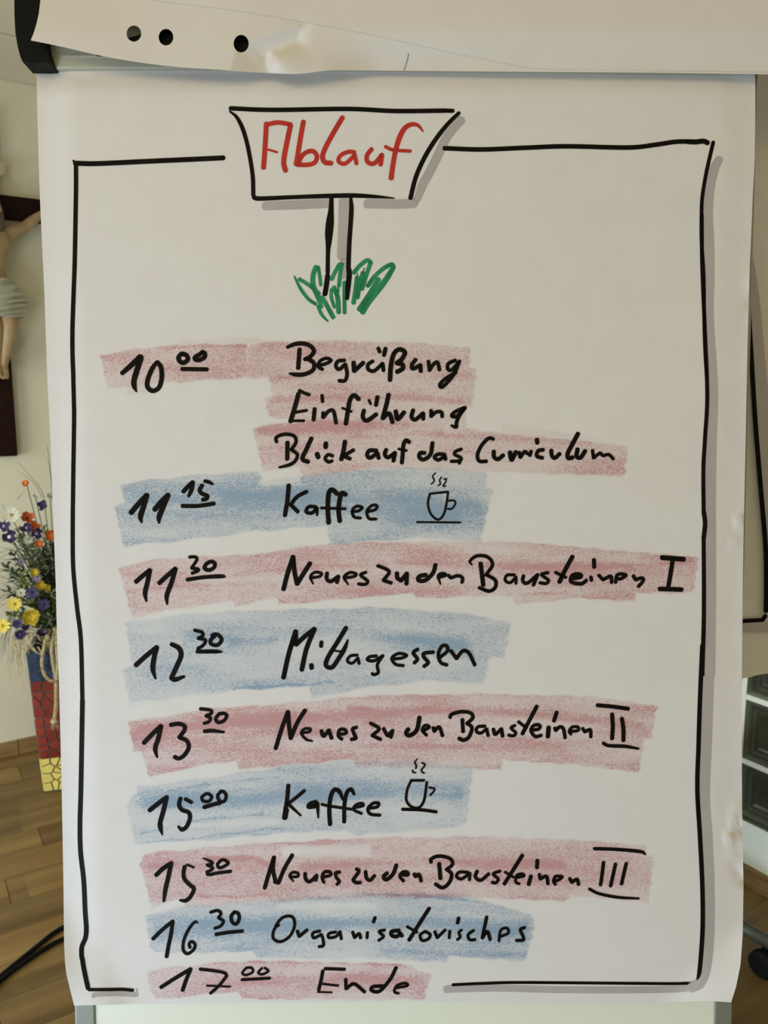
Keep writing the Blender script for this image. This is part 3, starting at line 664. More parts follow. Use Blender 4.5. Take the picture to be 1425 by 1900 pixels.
for k in range(4):
    q_ = a0 + math.radians((0, 112, 180, 248)[k]); d = Vector((math.cos(q_), math.sin(q_), 0)); sd = Vector((-d.y, d.x, 0))
    g = G(); g.tube([sc + d * .03 + Z * .085, sc + d * .20 + Z * .078, sc + d * .365 + Z * .075], [.019, .0185, .017], 14); leg = g.obj('foot_tube', 'tube', stool, True)
    for s_ in (-1, 1):
        g = G(); c = sc + d * .345 + sd * (.034 * s_) + Z * .034
        g.tube([c - sd * .011, c - sd * .009, c + sd * .009, c + sd * .011], [.029, .034, .034, .029], 24); g.obj('castor_wheel', 'black', leg, True)
    g = G(); c = sc + d * .345; g.tube([c + Z * .034 - sd * .03, c + Z * .034 + sd * .03], .006, 8); g.tube([c + Z * .03, c + Z * .066], .010, 10); g.obj('castor_pin', 'black', leg, True)

# ================================================================== FLIP CHART STAND
bu0, _ = uv_of(139, 1885); bu1, _ = uv_of(1358, 1885)
fu0, _ = uv_of(177, 1885); fu1, _ = uv_of(1325, 1885)
_, vb = uv_of(733, 2140); _, vt = uv_of(733, 90)
base_pt = LB(0, vb, 0); base_pt = Vector((base_pt.x, base_pt.y + .05, 0))
chart = thing('flip_chart_stand', 'flip chart stand with white board, grey side profiles and black-capped clamp bar', 'flipchart', base_pt)
def lbox(g, u0, u1, v0_, v1_, w0, w1): g.box(LB(u0, v0_, w0), BU * (u1 - u0), BV * (v1_ - v0_), BN * (w1 - w0))
g = G(); lbox(g, fu0 - .003, fu1 + .003, vb, vt, -.014, -.001); g.obj('board', 'whiteboard', chart, label='greenish-white enamel writing board')
for (a, b) in ((bu0, fu0), (fu1, bu1)):
    g = G(); lbox(g, a, b, vb - .01, vt, -.020, .0010); o = g.obj('side_profile', 'alu', chart); md = o.modifiers.new('b', 'BEVEL'); md.width = .0018; md.segments = 3
g = G(); lbox(g, bu0, bu1, vb - .012, vb + .004, -.02, .035); lbox(g, bu0, bu1, vb + .004, vb + .014, .031, .035); g.obj('pen_tray', 'alu', chart)
# clamp bar: profile in (v, w)
_, cv0 = uv_of(200, 126.5, .012); cu0, _ = uv_of(93, 100, .015); cu1, _ = uv_of(1480, 100, .015)
_, cvr = uv_of(200, 107, .015)
prof = [(cv0, .0045), (cv0, .0105), (cv0 + .0015, .012), (cvr, .0145), (cvr + .001, .0165), (cvr + .004, .0165), (cv0 + .03, .019), (cv0 + .055, .018), (cv0 + .075, .014), (cv0 + .088, .012), (cv0 + .092, -.008), (cv0 + .088, -.022), (cv0 + .07, -.026), (cv0 + .03, -.022), (cv0 + .01, .0)]
g = G(); g.prism([LB(cu0, v, w) for v, w in prof], BU * (cu1 - cu0)); o = g.obj('clamp_bar', 'bar', chart, label='beige-grey metal clamp bar holding the paper')
# end caps
capl = [(26, -75), (25, -30), (26, 0), (26.4, 30), (28, 60), (32, 85), (37, 104), (41.5, 114.5), (43, 115.5), (92.5, 116.5), (93, 114), (91, 104), (88.5, 84), (86, 40), (86, -75)]
g = G(); g.prism([PB(x, y, .024) for x, y in capl], BN * -.0205); o = g.obj('end_cap', 'black', chart, label='black plastic end cap')
md = o.modifiers.new('b', 'BEVEL'); md.width = .0015; md.segments = 2
g = G(); g.prism([PB(x, y, .0247) for x, y in ((40, 110.5), (91, 111.5), (92.5, 116.8), (43, 115.8))], BN * -.002); g.obj('cap_lip', 'black', o)
cmid = (cu0 + cu1) / 2
g = G(); g.prism([(lambda p: p + BU * (2 * (cmid - (p - BO).dot(BU))))(PB(x, y, .024)) for x, y in capl], BN * -.0205); g.obj('end_cap', 'black', chart)
lev = [(180, 104.5), (200, 98), (228, 77), (266, 64), (300, 52), (480, 45), (480, 108), (241, 108), (240, 111), (235.5, 111), (235.5, 106)]
g = G(); g.prism([PB(x, y, .0195) for x, y in lev], BN * .002); g.obj('clamp_lever', 'black', chart, label='black clamp lever showing through the punched holes')
# legs
for u_ in (bu0 + .06, bu1 - .06):
    top = LB(u_, vb + .25, -.032); d = -BV; L = (top.z - .02) / BV.z
    g = G(); g.tube([top, top + d * L], .013, 12); leg = g.obj('leg', 'alu', chart, True)
    g = G(); g.tube([top + d * (L - .03), top + d * (L + .016)], .017, 12); g.obj('rubber_foot', 'black', leg)
top = LB(0, vt - .1, -.035); bot = Vector((top.x, top.y + .42, .02))
g = G(); g.tube([top, bot], .013, 12); leg = g.obj('leg', 'alu', chart, True)
g = G(); g.tube([bot + (top - bot).normalized() * .03, bot - (top - bot).normalized() * .018], .017, 12); g.obj('rubber_foot', 'black', leg)

# ================================================================== THE WRITTEN SHEET
LE = [(128, 67.5), (200, 69), (333, 72.8), (394, 75.2), (547, 82.5), (699, 87.6), (820, 93.6), (948, 98.2), (1080, 103.3), (1200, 106.2), (1254, 109), (1367, 112), (1471, 114.6), (1645, 117.8), (1749, 118.8), (1785, 120.5), (1807, 122.9), (1835, 129.8), (1866, 137.5)]
RE = [(128, 1401.3), (240, 1401.3), (300, 1400.2), (361, 1396.8), (458, 1393), (499, 1391), (567, 1389.3), (640, 1387), (825, 1383.3), (1026, 1379), (1200, 1376.9), (1366, 1376), (1506, 1377), (1600, 1378.6), (1642, 1379.6), (1734, 1378), (1790, 1374), (1834, 1365), (1860, 1356.5)]
BE = [(137.5, 1866), (260, 1862.5), (535, 1859.8), (800, 1857.8), (1000, 1859.5), (1180, 1860), (1320, 1857.5), (1356.5, 1860)]
lex = lambda y: float(np.interp(y, [p[0] for p in LE], [p[1] for p in LE]))
rex = lambda y: float(np.interp(y, [p[0] for p in RE], [p[1] for p in RE]))
bey = lambda x: float(np.interp(x, [p[0] for p in BE], [p[1] for p in BE]))
def seg(x, y, ax, ay, bx, by):
    dx, dy = bx - ax, by - ay; t = max(0, min(1, ((x - ax) * dx + (y - ay) * dy) / (dx * dx + dy * dy)))
    px_, py_ = ax + t * dx, ay + t * dy; return math.hypot(x - px_, y - py_), (x - ax) * dy - (y - ay) * dx
def ss(t): t = max(0., min(1., t)); return t * t * (3 - 2 * t)
def curl(x, y):
    w = 0.0095 + 0.002 * math.sin(x / 330.0 + y / 900.0) + 0.0012 * math.sin(y / 210.0 + 1.1 + x / 700.0)
    w += 0.006 * ss((y - 1500) / 360)
    w -= 0.0050 * ss(1 - (x - lex(y)) / 75.0)
    w -= 0.003 * ss(1 - (rex(y) - x) / 70.0)
    d = ((1357 - x) + (1862 - y)); w += 0.022 * ss(1 - d / 150.0) ** 1.3
    d = ((x - 137) + (1866 - y) * .7); w += 0.012 * ss(1 - d / 160.0) ** 1.5
    w -= 0.005 * ss((175 - y) / 50.0)
    w = max(w, 0.0030)
    if x > 1330:
        for (ax, ay, bx, by, wd, am) in ((1364, 1495, 1352, 1555, 5, .0018), (1352, 1555, 1357, 1600, 5, .0022), (1357, 1600, 1378, 1640, 5, -.0022), (1368, 1530, 1378, 1550, 4, -.002),
                                          (1388, 520, 1384, 545, 4, .0018), (1386, 560, 1380, 590, 5, -.0018), (1372, 960, 1366, 985, 4, .0020), (1366, 985, 1380, 1000, 4, -.0020), (1366, 1000, 1358, 1012, 5, .0012)):
            dd, sgn = seg(x, y, ax, ay, bx, by); w += 2.0 * am * math.exp(-(dd / wd) ** 2) * (1 if sgn > 0 else 0.25)
    return w
def PP(x, y, e=0.0): return PB(x, y, curl(x, y) + e)
sheet0 = PP(733, 140)
sheet = thing('written_sheet', 'large white flip chart sheet with the handwritten day schedule and red heading', 'paper', sheet0)
NX, NY = 150, 190; vs = []; fs = []
for j in range(NY + 1):
    for i in range(NX + 1):
        t = j / NY; s_ = i / NX
        s_ = s_ if s_ < .9 else s_
        xb = 137.5 + (1356.5 - 137.5) * s_; y = 122 + (bey(xb) - 122) * t; x = lex(y) + (rex(y) - lex(y)) * s_
        vs.append(PP(x, y))
for j in range(NY):
    for i in range(NX): k = j * (NX + 1) + i; fs.append((k, k + NX + 1, k + NX + 2, k + 1))
paper = obj('paper', vs, fs, 'paper', sheet, True)

def strokes(data, e, P=PP):
    """data: list of (ox, oy, scale, default_width, [stroke strings]); widths in crop pixels"""
    g = G()
    for blk_ in data:
        ox, oy, sc_, dw, lst = blk_[:5]; bold = blk_[5] if len(blk_) > 5 else 1.0
        for st in lst:
            w0 = dw; toks = st.split()
            if toks[0].startswith('w'): w0 = float(toks[0][1:]); toks = toks[1:]
            runs = [[]]
            for tk in toks:
                cn = tk.endswith('!'); v = [float(a) for a in tk.rstrip('!').split(',')]
                pt = (ox + v[0] / sc_, oy + v[1] / sc_, (v[2] if len(v) > 2 else w0) / sc_ * bold)
                runs[-1].append(pt)
                if cn: runs.append([pt])
            for run in runs:
                if len(run) == 1 and len(runs) > 1: continue
                cl = catmull(run, 1.6); L = []; n = len(cl)
                for i, p in enumerate(cl):
                    a, b = cl[max(i - 1, 0)], cl[min(i + 1, n - 1)]; tx, ty = b[0] - a[0], b[1] - a[1]; q = math.hypot(tx, ty) or 1
                    L.append((p[0], p[1], p[2] / 2, tx / q, ty / q))
                vs = []; fs = []
                x, y, r, tx, ty = L[0]
                # start cap
                for k in range(1, 5):
                    a = math.pi * k / 5; vs.append((x - ty * r * math.cos(a) * -1 - tx * r * .8 * math.sin(a), y + tx * r * math.cos(a) * -1 - ty * r * .8 * math.sin(a)))
                base = len(vs)
                for x, y, r, tx, ty in L: vs += [(x - ty * r, y + tx * r), (x + ty * r, y - tx * r)]
                for i in range(n - 1): k = base + 2 * i; fs.append((k, k + 2, k + 3, k + 1))
                fs.append((base, base + 1, 0, 1, 2, 3) if True else ())
                x, y, r, tx, ty = L[-1]; e0 = len(vs)
                for k in range(1, 5):
                    a = math.pi * k / 5; vs.append((x - ty * r * math.cos(a) + tx * r * .8 * math.sin(a), y + tx * r * math.cos(a) + ty * r * .8 * math.sin(a)))
                fs.append((e0 - 2, e0, e0 + 1, e0 + 2, e0 + 3, e0 - 1))
                g.add([P(px_, py_, e) for px_, py_ in vs], fs)
    return g
def draw(name, m_, data, e=0.00035, label=None, par=None, P=PP):
    g = strokes(data, e, P); return g.obj(name, m_, par or sheet, False, label)

A_ = (400, 180, 2.85); B_ = (500, 350, 4.75)
draw('border_shadow', 'grey_ink', [
 (1260, 240, 4.13, 76, ['308,228,60 262,320 234,450 222,600 222,700 230,850 233,1100 226,1400 230,1650 253,1900']),
 (1285, 400, 2.235, 43, ['68,200 67,430 84,720 78,950 75,1150 76,1400 75,1650 72,1900']),
 (1260, 1200, 2.714, 56, ['156,0 145,250 137,480 127,750 140,950 150,1200 149,1450 134,1610 105,1690 60,1715']),
 (800, 1760, 2.375, 30, ['1190,162 1050,180 600,182 300,175 72,180', 'w34 66,180 90,177']),
 ], .0002, 'grey marker shadow along the right and bottom of the border')
draw('border_shadow', 'grey_ink', [(120, 1600, 7.04, 66, ['375,1745 420,1727 700,1716 930,1730', 'w22 940,1655 950,1750'])], .0002, 'short grey marker shadow at the lower left')
draw('border_line', 'ink', [
 (110, 260, 4.318, 40, ['125,185 300,188 700,170 1100,152 1315,142', 'w16 112,163 133,200', 'w35 133,190 133,400 128,700 122,1000 115,1200 105,1500 105,1700 112,1900']),
 (100, 700, 3.167, 25, ['113,-5 117,150 118,250 113,600 110,880 113,1120 135,1350 158,1550 167,1900']),
 (0, 1460, 4.32, 38, ['660,-690 648,0 640,300 645,520 670,750 682,1000 691,1130 684,1210 656,1280 653,1340 657,1380', '660,1380 665,1420 680,1500 705,1615']),
 (120, 1600, 7.04, 42, ['315,1665 600,1662 760,1660 890,1672']),
 ], label='left part of the black marker border')
draw('border_line', 'ink', [(780, 180, 2.209, 19, ['98,210 250,215 430,208 600,202 850,207 960,196 1040,184 1095,182', 'w21 1095,183 1130,184 1160,181 1178,188']),
 (1260, 240, 4.13, 29, ['262,98 238,200 205,350 178,520 172,650 172,850 185,1050 190,1200 192,1400 198,1650 212,1900']),
 (1285, 400, 2.235, 17, ['38,-5 40,200 50,450 61,740 52,920 45,1050 46,1220', 'w19 46,1225 52,1275 46,1340', '46,1330 47,1650,18 40,1905,19']),
 (1260, 1200, 2.714, 23, ['117,-5 106,250 98,500 92,720 105,950 117,1200 119,1400 110,1560 98,1680']),
 (800, 1760, 2.375, 13, ['95,160 250,153 400,150 800,153 1050,155 1130,153', 'w7 1135,150 1150,154 1195,153'])], label='right part of the black marker border')
draw('sign_shadow', 'grey_ink', [
 (*A_, 48, ['1298,122 1262,160 1215,225 1170,320 1130,400 1096,460 1072,525,40 1050,560,40!', 'w50 1050,562 960,566 800,564', '262,575 430,570 600,562']),
 (*B_, 92, ['655,110 652,300 645,480 640,600', 'w45 652,600 655,780'])], .0002, 'grey marker shadow of the drawn signpost')
draw('sign_drawing', 'ink', [
 (*A_, 24, ['78,60 300,68 700,63 950,74 1215,72', 'w22 1220,72 1255,73', 'w22 75,76,10 110,105,18 140,160 165,240 185,340 197,430 199,520', '202,530,26 235,537,24 400,530,22 600,523 730,521 850,527,18 945,535,6', 'w24 1287,84,20 1230,140,22 1170,215 1110,310 1060,420 1030,535']),
 (*B_, 40, ['546,85,38 542,190,48 532,300,70 523,400,68 520,480,52 515,560,38 512,740,38', 'w44 512,765 500,860 488,930', '716,85,28 722,180,40 712,350 702,500 695,700', 'w46 700,715 702,770 692,860 683,970,34'])], label='drawn black signpost outline')
draw('heading_lettering', 'red_ink', [
 (*A_, 26, ['268,140 262,250 253,375', 'w24 272,145 330,135 396,145', 'w27 396,148 382,215 365,300 360,350 370,390', 'w12 278,278 325,292',
  '464,130 448,220 430,330 425,355', 'w24 432,358 462,305 508,285 535,310 525,345 490,358 432,358',
  '671,108 625,185 582,265 565,315 578,345 612,350', 'w22 735,292 700,290 660,310 650,340 685,352 735,308! 745,352',
  'w24 825,275 800,310 805,345 840,350 880,305! 872,358', 'w20 1097,182,8 1070,150,18 1035,145,24 1000,165,26 972,215,28 950,290,26 936,370,26 928,430,28', 'w18 897,262 940,280 1030,286'])],
  label='red marker heading Ablauf')
draw('grass_drawing', 'green_ink', [
 (*B_, 36, ['w30 218,772,14 270,875 340,970 408,1018', 'w34 262,798 330,838 400,892 436,925', 'w44 410,690 385,760 385,850 425,950 460,1045,30', 'w30 430,690 442,770 452,850', 'w30 428,1035 460,1110 515,1170,14',
  'w40 462,955 510,1040 562,1135', '548,800 578,735 618,668 640,668! 622,760 613,855', 'w30 545,890 545,960 572,1045', 'w42 568,870 600,960 610,1090', 'w16 607,860 607,910', 'w34 660,825 660,950 662,1095',
  'w38 742,742 795,680 860,632 892,650! 850,770 815,885', 'w40 772,780 760,880 740,1008', 'w38 822,740 795,850 775,960', 'w10 775,745 772,800', 'w12 832,700 826,750', 'w38 865,858 930,770 1010,700 1078,668 1093,692', 'w50 1093,692,40 1030,795 950,905 870,1005 820,1090', 'w48 960,800 880,935 792,1065'])],
  e=.00030, label='drawn green marker grass')
# posts stand in front of the grass
draw('post_drawing', 'ink', [(*B_, 44, ['512,765 500,860 488,930', 'w46 700,715 702,770 692,860 683,970,34'])], e=.0005)

HW = []
HW.append(('10 00 Begrüßung', [
 (180, 620, 4.75, 44, ['220,345,36 300,275 378,200! 388,205 350,320,46 325,410,44 328,460,40 347,508,12', 'w38 528,245,30 485,305 447,400 445,465 490,500 545,470 570,380 562,290 530,248', 'w38 745,172 718,205 730,240 765,252 800,222 785,185 745,172', 'w36 932,155 905,178 865,200 862,222 900,228 945,205 950,172 930,158', 'w34 748,307 970,311']),
 (480, 620, 3.393, 25, ['180,82,20 240,60 310,66 347,105 320,145 290,158', '300,152 345,180 342,225 290,252 235,255 195,248,14', '257,95 248,215', 'w20 370,200 425,185 455,165 425,152 385,170 375,205 402,222', 'w22 540,165 500,170 485,198 505,222 545,190! 556,250 542,293 505,293', 'w26 597,178 600,232! 625,210 658,180', 'w22 718,170 688,192 690,222 725,232 770,195! 780,185 785,230', 'w22 752,88 762,112', 'w24 798,90 788,133', 'w27 826,290 832,200 850,125 885,96 920,115 900,158 868,182! 905,192 905,218 870,238', 'w24 988,160 965,192 970,218 1018,195! 1020,235', 'w22 1068,170 1075,228! 1100,190 1125,178 1138,225', 'w22 1238,165 1195,185 1190,218 1215,225 1265,170', 'w22 1260,178 1235,240 1200,290 1155,333 1140,320 1170,285 1242,240'])]))
HW.append(('Einführung', [(480, 620, 3.393, 24, ['w20 255,355 290,372 318,382', 'w27 250,375 230,450 200,550', 'w18 232,492 302,480', 'w16 208,546 285,545', '352,470 345,540', 'w20 398,385 402,425', 'w22 405,495 405,525! 440,485 470,485 487,560', 'w26 630,410 600,385 575,412 562,480 548,565', 'w14 525,465 585,488', 'w25 662,480 655,520 680,545 740,505', 'w16 693,415 705,440', 'w24 747,395 738,448', 'w26 818,380 802,450 780,530! 820,500 843,555', 'w26 862,485 875,535 915,492', 'w24 972,478 962,520 985,538 1035,498! 1035,535', 'w22 1085,480 1085,518! 1118,490 1150,492 1155,520', 'w22 1290,465 1235,490 1215,515 1250,515 1300,462! 1265,510 1245,555 1243,585 1212,575,14'])]))
HW.append(('Blick auf das Curriculum', [
 (460, 780, 3.958, 28, ['w24 210,158 208,125 270,102 338,115 352,160 318,215! 362,250 345,300 300,328 230,345,16', 'w29 290,162 288,285', 'w30 466,132 430,210 400,282 442,305', 'w32 507,245 516,272', 'w32 572,168 570,198', 'w24 622,262 590,252 566,280 590,305 618,298', 'w30 712,155 702,220 685,288', 'w26 775,218 700,262! 750,282', 'w28 945,222 892,222 875,255 898,275 950,240! 960,278', 'w28 1015,215 1005,250 1030,272 1080,238! 1068,298', 'w28 1185,160 1160,147 1142,180 1136,250 1130,312', 'w18 1105,210 1165,222', 'w28 1298,240 1265,240 1258,270 1290,288 1340,250 1355,165']),
 (800, 780, 3.75, 24, ['w24 95,238 50,235 22,255 50,275 95,250! 100,272', 'w22 210,200 168,218 165,238 208,262 195,282 138,285', 'w20 203,282 195,300', '432,130 400,125 350,175 322,240 335,283 385,285', 'w27 435,215 438,255 465,270 502,242', 'w30 548,222 552,250 560,275! 590,220', 'w24 612,222 620,258! 650,218 670,232', 'w24 695,215 686,245', 'w28 735,133 738,158', 'w25 780,205 745,212 735,248 775,262', 'w26 835,208 840,245 860,262 895,232', 'w29 1022,92 980,170 950,230 955,262 985,258', 'w28 1018,200 1012,250 1040,258 1072,212', 'w22 1122,208 1130,262! 1175,228 1195,245 1235,238 1267,268'])]))
HW.append(('11 15 Kaffee', [
 (200, 870, 5.089, 46, ['218,415 290,330 368,248! 335,360 308,450 320,508,16', '442,385 500,315 568,248! 525,350 485,450 483,510,20', 'w38 712,215 758,165 802,125! 788,200 762,258,26', 'w36 890,155 867,200 885,232 938,255 930,282 895,292', 'w32 915,115 955,125 990,145,20', 'w36 702,350 850,350 1002,328']),
 (480, 870, 3.239, 24, ['180,98 172,190 157,280', 'w22 288,137 230,168 192,215! 235,258', 'w20 342,228 300,228 285,258 320,265 350,235! 350,280,12', 'w26 472,150 440,125 420,150 415,240 420,325', 'w26 523,155 500,145 487,180 480,250 487,315', 'w16 375,235 520,240', 'w17 560,258 600,252 622,232 588,225 562,250 572,288 612,296', 'w17 652,258 700,245 710,222 680,220 650,255 662,298 706,302'])]))
HW.append(('11 30 Neues zu den Bausteinen I', [
 (210, 1010, 4.75, 38, ['200,330 260,278 322,228! 300,340 280,430 292,502,16', '405,343 470,282 548,215! 512,340 472,450 475,528,16', 'w26 672,112 725,112 735,140 690,208', 'w28 690,210 742,218 750,232 695,255', 'w32 820,172 803,208 838,228 885,208 895,170 862,152 820,172', 'w32 652,312 800,290 960,282 988,290,10']),
 (500, 1010, 3.5625, 28, ['92,298 120,190 155,82! 165,180 182,262! 220,200 268,125', 'w18 275,222 332,212 343,192 300,185 270,215 288,262,10', 'w24 380,190 378,228 405,245 455,212! 445,252', 'w19 498,222 560,212 572,195 530,187 493,218 520,267,10', 'w20 637,185 602,203 648,243 632,265 588,262', 'w22 715,142 772,165 790,188 752,238! 805,256', 'w26 842,190 845,222 870,240! 908,192! 905,262', 'w26 1035,202 990,212 985,238 1030,238 1080,190 1097,135', 'w19 1112,222 1165,205 1148,192 1115,208 1130,264,10', 'w22 1182,205 1198,222! 1245,208 1275,222 1272,252']),
 (860, 1010, 3.1667, 22, ['w19 50,122,8 38,98,16 80,68 142,75 170,120 130,182', 'w20 142,182 187,212 185,255 148,275 92,255', 'w24 100,112 116,240', 'w17 300,180 255,182 245,212 275,225 308,192! 308,230', 'w20 352,185 348,215 375,228 436,178! 410,240', 'w18 497,166 458,178 498,210 485,230 448,226', 'w24 640,72 600,145 563,222', 'w18 540,165 602,195', 'w21 630,202 690,192 680,175 640,182 632,220 690,232 722,212', 'w20 748,192 752,212', 'w22 766,90 768,135', 'w20 795,182 820,208! 865,188 870,225', 'w19 893,225 905,178 955,180 925,202 900,200', 'w20 998,185 1010,208! 1050,198 1055,215 1028,248', 'w27 1165,78 1295,88', 'w24 1230,88 1217,170 1202,258', 'w25 1152,262 1282,266'])]))
HW.append(('12 30 Mittagessen', [
 (220, 1130, 4.75, 40, ['152,495 240,415 335,338! 312,430 302,530 325,615,16', '465,310,34 530,345 550,410 510,510 465,608! 500,622 575,596,26', 'w28 668,187 732,205 742,235 700,258! 765,275 745,320 697,350', 'w32 822,232 870,225 908,270 870,318 815,308 812,272 845,240', 'w32 692,375 860,375 915,380,10']),
 (500, 1130, 3.098, 25, ['80,395 110,260 150,128! 152,205! 200,160 258,115! 212,230 185,350', 'w21 298,190 296,215', 'w24 240,322 242,340', 'w24 440,108 390,190 335,280 325,325 360,335 400,280 430,230 450,178,10', 'w11 370,240 415,245', 'w16 505,265 465,270 447,298 475,312 508,282! 515,315', 'w17 615,270 575,275 562,292 600,298 652,268! 620,320 625,365 598,378 590,370', 'w17 705,288 760,282 788,266 742,256 703,282 725,318 770,326', 'w20 852,232 826,252 850,288 832,310', 'w20 942,248 888,255 888,278 912,308 888,330', 'w19 980,278 1022,242 1018,212 990,215 970,262 985,308 1020,322', 'w20 1042,240 1075,285! 1110,242 1145,252 1180,322'])]))
HW.append(('13 30 Neues zu den Bausteinen II', [
 (230, 1290, 4.75, 38, ['175,420 250,342 325,272! 302,380 275,470 292,548,16', 'w34 410,262 480,252 532,272 530,312 485,372', 'w34 490,372 552,402 570,460 530,530 480,558 445,543', 'w28 672,120 762,132 768,160 722,182! 762,202 745,235 705,248', 'w29 842,160 808,205 830,240 880,225 905,182 880,160 842,165', 'w32 708,318 780,314 880,326,20']),
 (490, 1290, 3.851, 28, ['82,380 125,240 170,118! 178,220 190,308! 235,200 292,108', 'w19 270,268 322,262 330,242 290,240 265,270 300,315 345,328,12', 'w26 408,255 425,292 462,250! 482,308', 'w23 532,280 585,272 578,247 540,247 530,290 555,315', 'w24 660,230 632,240 640,270 655,308 622,316', 'w24 760,200 820,240 772,288! 832,316', 'w24 853,238 870,272 882,290! 918,252! 905,302', 'w29 1030,242 1015,270 1038,288 1090,250 1110,158', 'w22 1132,258 1180,228 1150,216 1130,250 1160,286', 'w24 1208,232 1215,258! 1250,228 1275,290']),
 (840, 1290, 3.654, 23, ['-18,152 -8,130 60,112 122,122 135,155 95,192', 'w24 100,192 130,222 110,282 75,305 42,293', 'w24 65,165 70,248', 'w21 218,210 170,215 160,245 190,257 230,228! 240,275', 'w23 275,230 288,265 330,228! 338,278', 'w20 422,205 395,222 427,255 410,276 378,270', 'w25 570,75 520,170 472,262', 'w20 445,180 500,222', 'w22 535,238 585,228 588,203 550,205 530,240 560,280 600,272', 'w28 650,218 645,282', 'w25 705,115 686,175', 'w22 692,222 698,240! 725,215 750,228 762,290', 'w20 790,245 848,240 850,217 810,216 790,245 802,265', 'w22 880,225 895,248! 932,235 936,283', 'w25 980,68 1080,77 1190,92', 'w26 1080,128 1085,210 1080,295', 'w26 1147,158 1157,230 1157,308', 'w22 1020,325 1060,342 1170,347 1260,363,14'])]))
HW.append(('15 00 Kaffee', [
 (230, 1430, 4.75, 38, ['225,350 300,290 375,235! 348,350 320,450 320,500 338,566,12', 'w34 497,245 485,300 510,345 570,370 580,420 552,492 510,520 478,492,20', 'w30 540,250 595,280', 'w27 720,205 685,235 702,270 750,268 772,232 745,205 720,205', 'w28 855,182 825,222 845,270 885,268 900,220 880,187 852,182', 'w34 705,323 780,300 848,283']),
 (500, 1390, 3.5625, 26, ['124,240 115,340 103,410', 'w34 110,400 100,455', 'w22 230,275 170,325 122,362! 207,440,12', 'w27 308,350 268,362 258,382 300,378! 315,360 322,455,10', 'w26 485,335,14 462,282 430,268 405,312 395,400 400,498', 'w24 560,300,16 538,266 510,290 495,370 493,482', 'w18 345,365 400,377 540,398', 'w18 562,388 620,374 608,358 570,370 555,400 608,426', 'w20 655,392 712,382 720,357 682,360 650,395 668,430 730,437'])]))
HW.append(('15 30 Neues zu den Bausteinen III', [
 (240, 1560, 5.481, 42, ['272,350 340,285 425,228! 395,370 365,500 350,615,26', 'w38 562,262 550,330 560,390 610,445 655,490 620,570 570,610 512,605,20', 'w22 585,243 655,272', 'w28 750,178,14 825,210 845,235 788,245', 'w30 790,247 845,275 830,300 785,318', 'w31 930,200 895,240 912,275 955,265 1005,228 962,195 928,200', 'w32 790,338 820,345 900,328 1030,312']),
 (470, 1560, 4.191, 29, ['88,368 125,240 160,128! 152,220 172,318', '165,318 195,328! 240,220 302,112', 'w21 290,282 345,278 345,252 305,247 283,275 312,318,10', 'w27 402,255 408,300 440,318 492,270! 485,308', 'w24 535,285 600,268 592,242 552,245 535,282 548,325', 'w25 672,245 640,250 645,285 668,318 650,340', 'w26 800,220 820,238 775,305! 795,325 832,326', 'w26 872,240 880,290 908,308 942,272', 'w29 1040,252 1012,280 1035,303 1085,260 1112,190', 'w24 1140,262 1200,268 1198,245 1160,245 1140,278 1168,314', 'w26 1250,258 1262,280! 1288,262 1305,315']),
 (790, 1550, 3.2386, 21, ['w20 32,162 32,142 80,125 145,140 160,175 122,207', 'w21 130,207 155,235 140,285 100,315 58,293', 'w23 80,170 88,260', 'w18 252,222 200,222 185,248 215,262 265,228! 262,268', 'w20 308,215 298,250 330,270 378,232', 'w18 447,215 405,232 435,262 420,286 398,282', 'w22 580,120 530,200 472,292', 'w15 475,220 527,252', 'w16 540,255 590,245 580,232 547,240 540,280 562,292', 'w22 632,245 618,295', 'w22 670,150 668,195', 'w20 682,235 688,262! 725,247 734,292', 'w18 768,282 778,248 820,250 790,272 768,268 778,296', 'w20 865,260 878,282! 908,265 918,296', 'w19 1012,80 1150,85 1290,98 1320,115,10', 'w20 1068,162 1060,230 1050,298', 'w20 1140,172 1125,240 1110,305', 'w20 1205,168 1190,230 1176,293', 'w17 982,322 1040,350 1150,372 1280,380,12'])]))
HW.append(('16 30 Organisatorisches', [
 (250, 1660, 5.481, 36, ['185,450 280,357 385,272! 368,400 342,520 323,632', 'w30 640,290,14 612,277,26 550,350 500,460 492,560 535,602 598,560 612,505 575,478 552,505 562,540', 'w30 770,180 840,162 875,192 850,235! 900,272 872,320 812,343', 'w34 1010,180 980,222 992,280 1030,300 1060,250 1052,192 1012,178', 'w34 825,405 950,385 1095,372']),
 (480, 1670, 2.6887, 16, ['w14 100,125 85,130 110,95 145,80 172,90 178,130 155,180 110,208 75,195 72,160 90,125', 'w16 192,155 202,182! 240,150', 'w14 305,155 270,165 275,190 312,172! 320,195 322,228 300,233', 'w14 385,160 350,168 350,188 385,182 405,158! 412,195', 'w15 468,160 478,188! 500,168 508,190', 'w14 542,162 540,190', 'w16 580,88 572,110', 'w14 628,150 600,158 622,182 598,202', 'w18 700,152 662,158 665,178 690,182 705,165! 715,180', 'w18 850,42 800,120 750,200', 'w13 740,133 790,162', 'w14 830,157 805,175 815,202 845,195 855,172 830,157', 'w15 878,158 890,188! 930,150', 'w14 953,155 950,190', 'w17 997,90 992,115', 'w13 1012,150 998,162 1005,185 990,198', 'w14 1072,152 1045,172 1052,198 1080,198', 'w16 1137,85 1115,190! 1140,158 1155,198', 'w13 1200,185 1245,165 1237,140 1207,152 1198,205', 'w15 1327,138 1305,148 1318,180 1320,200 1285,202'])]))
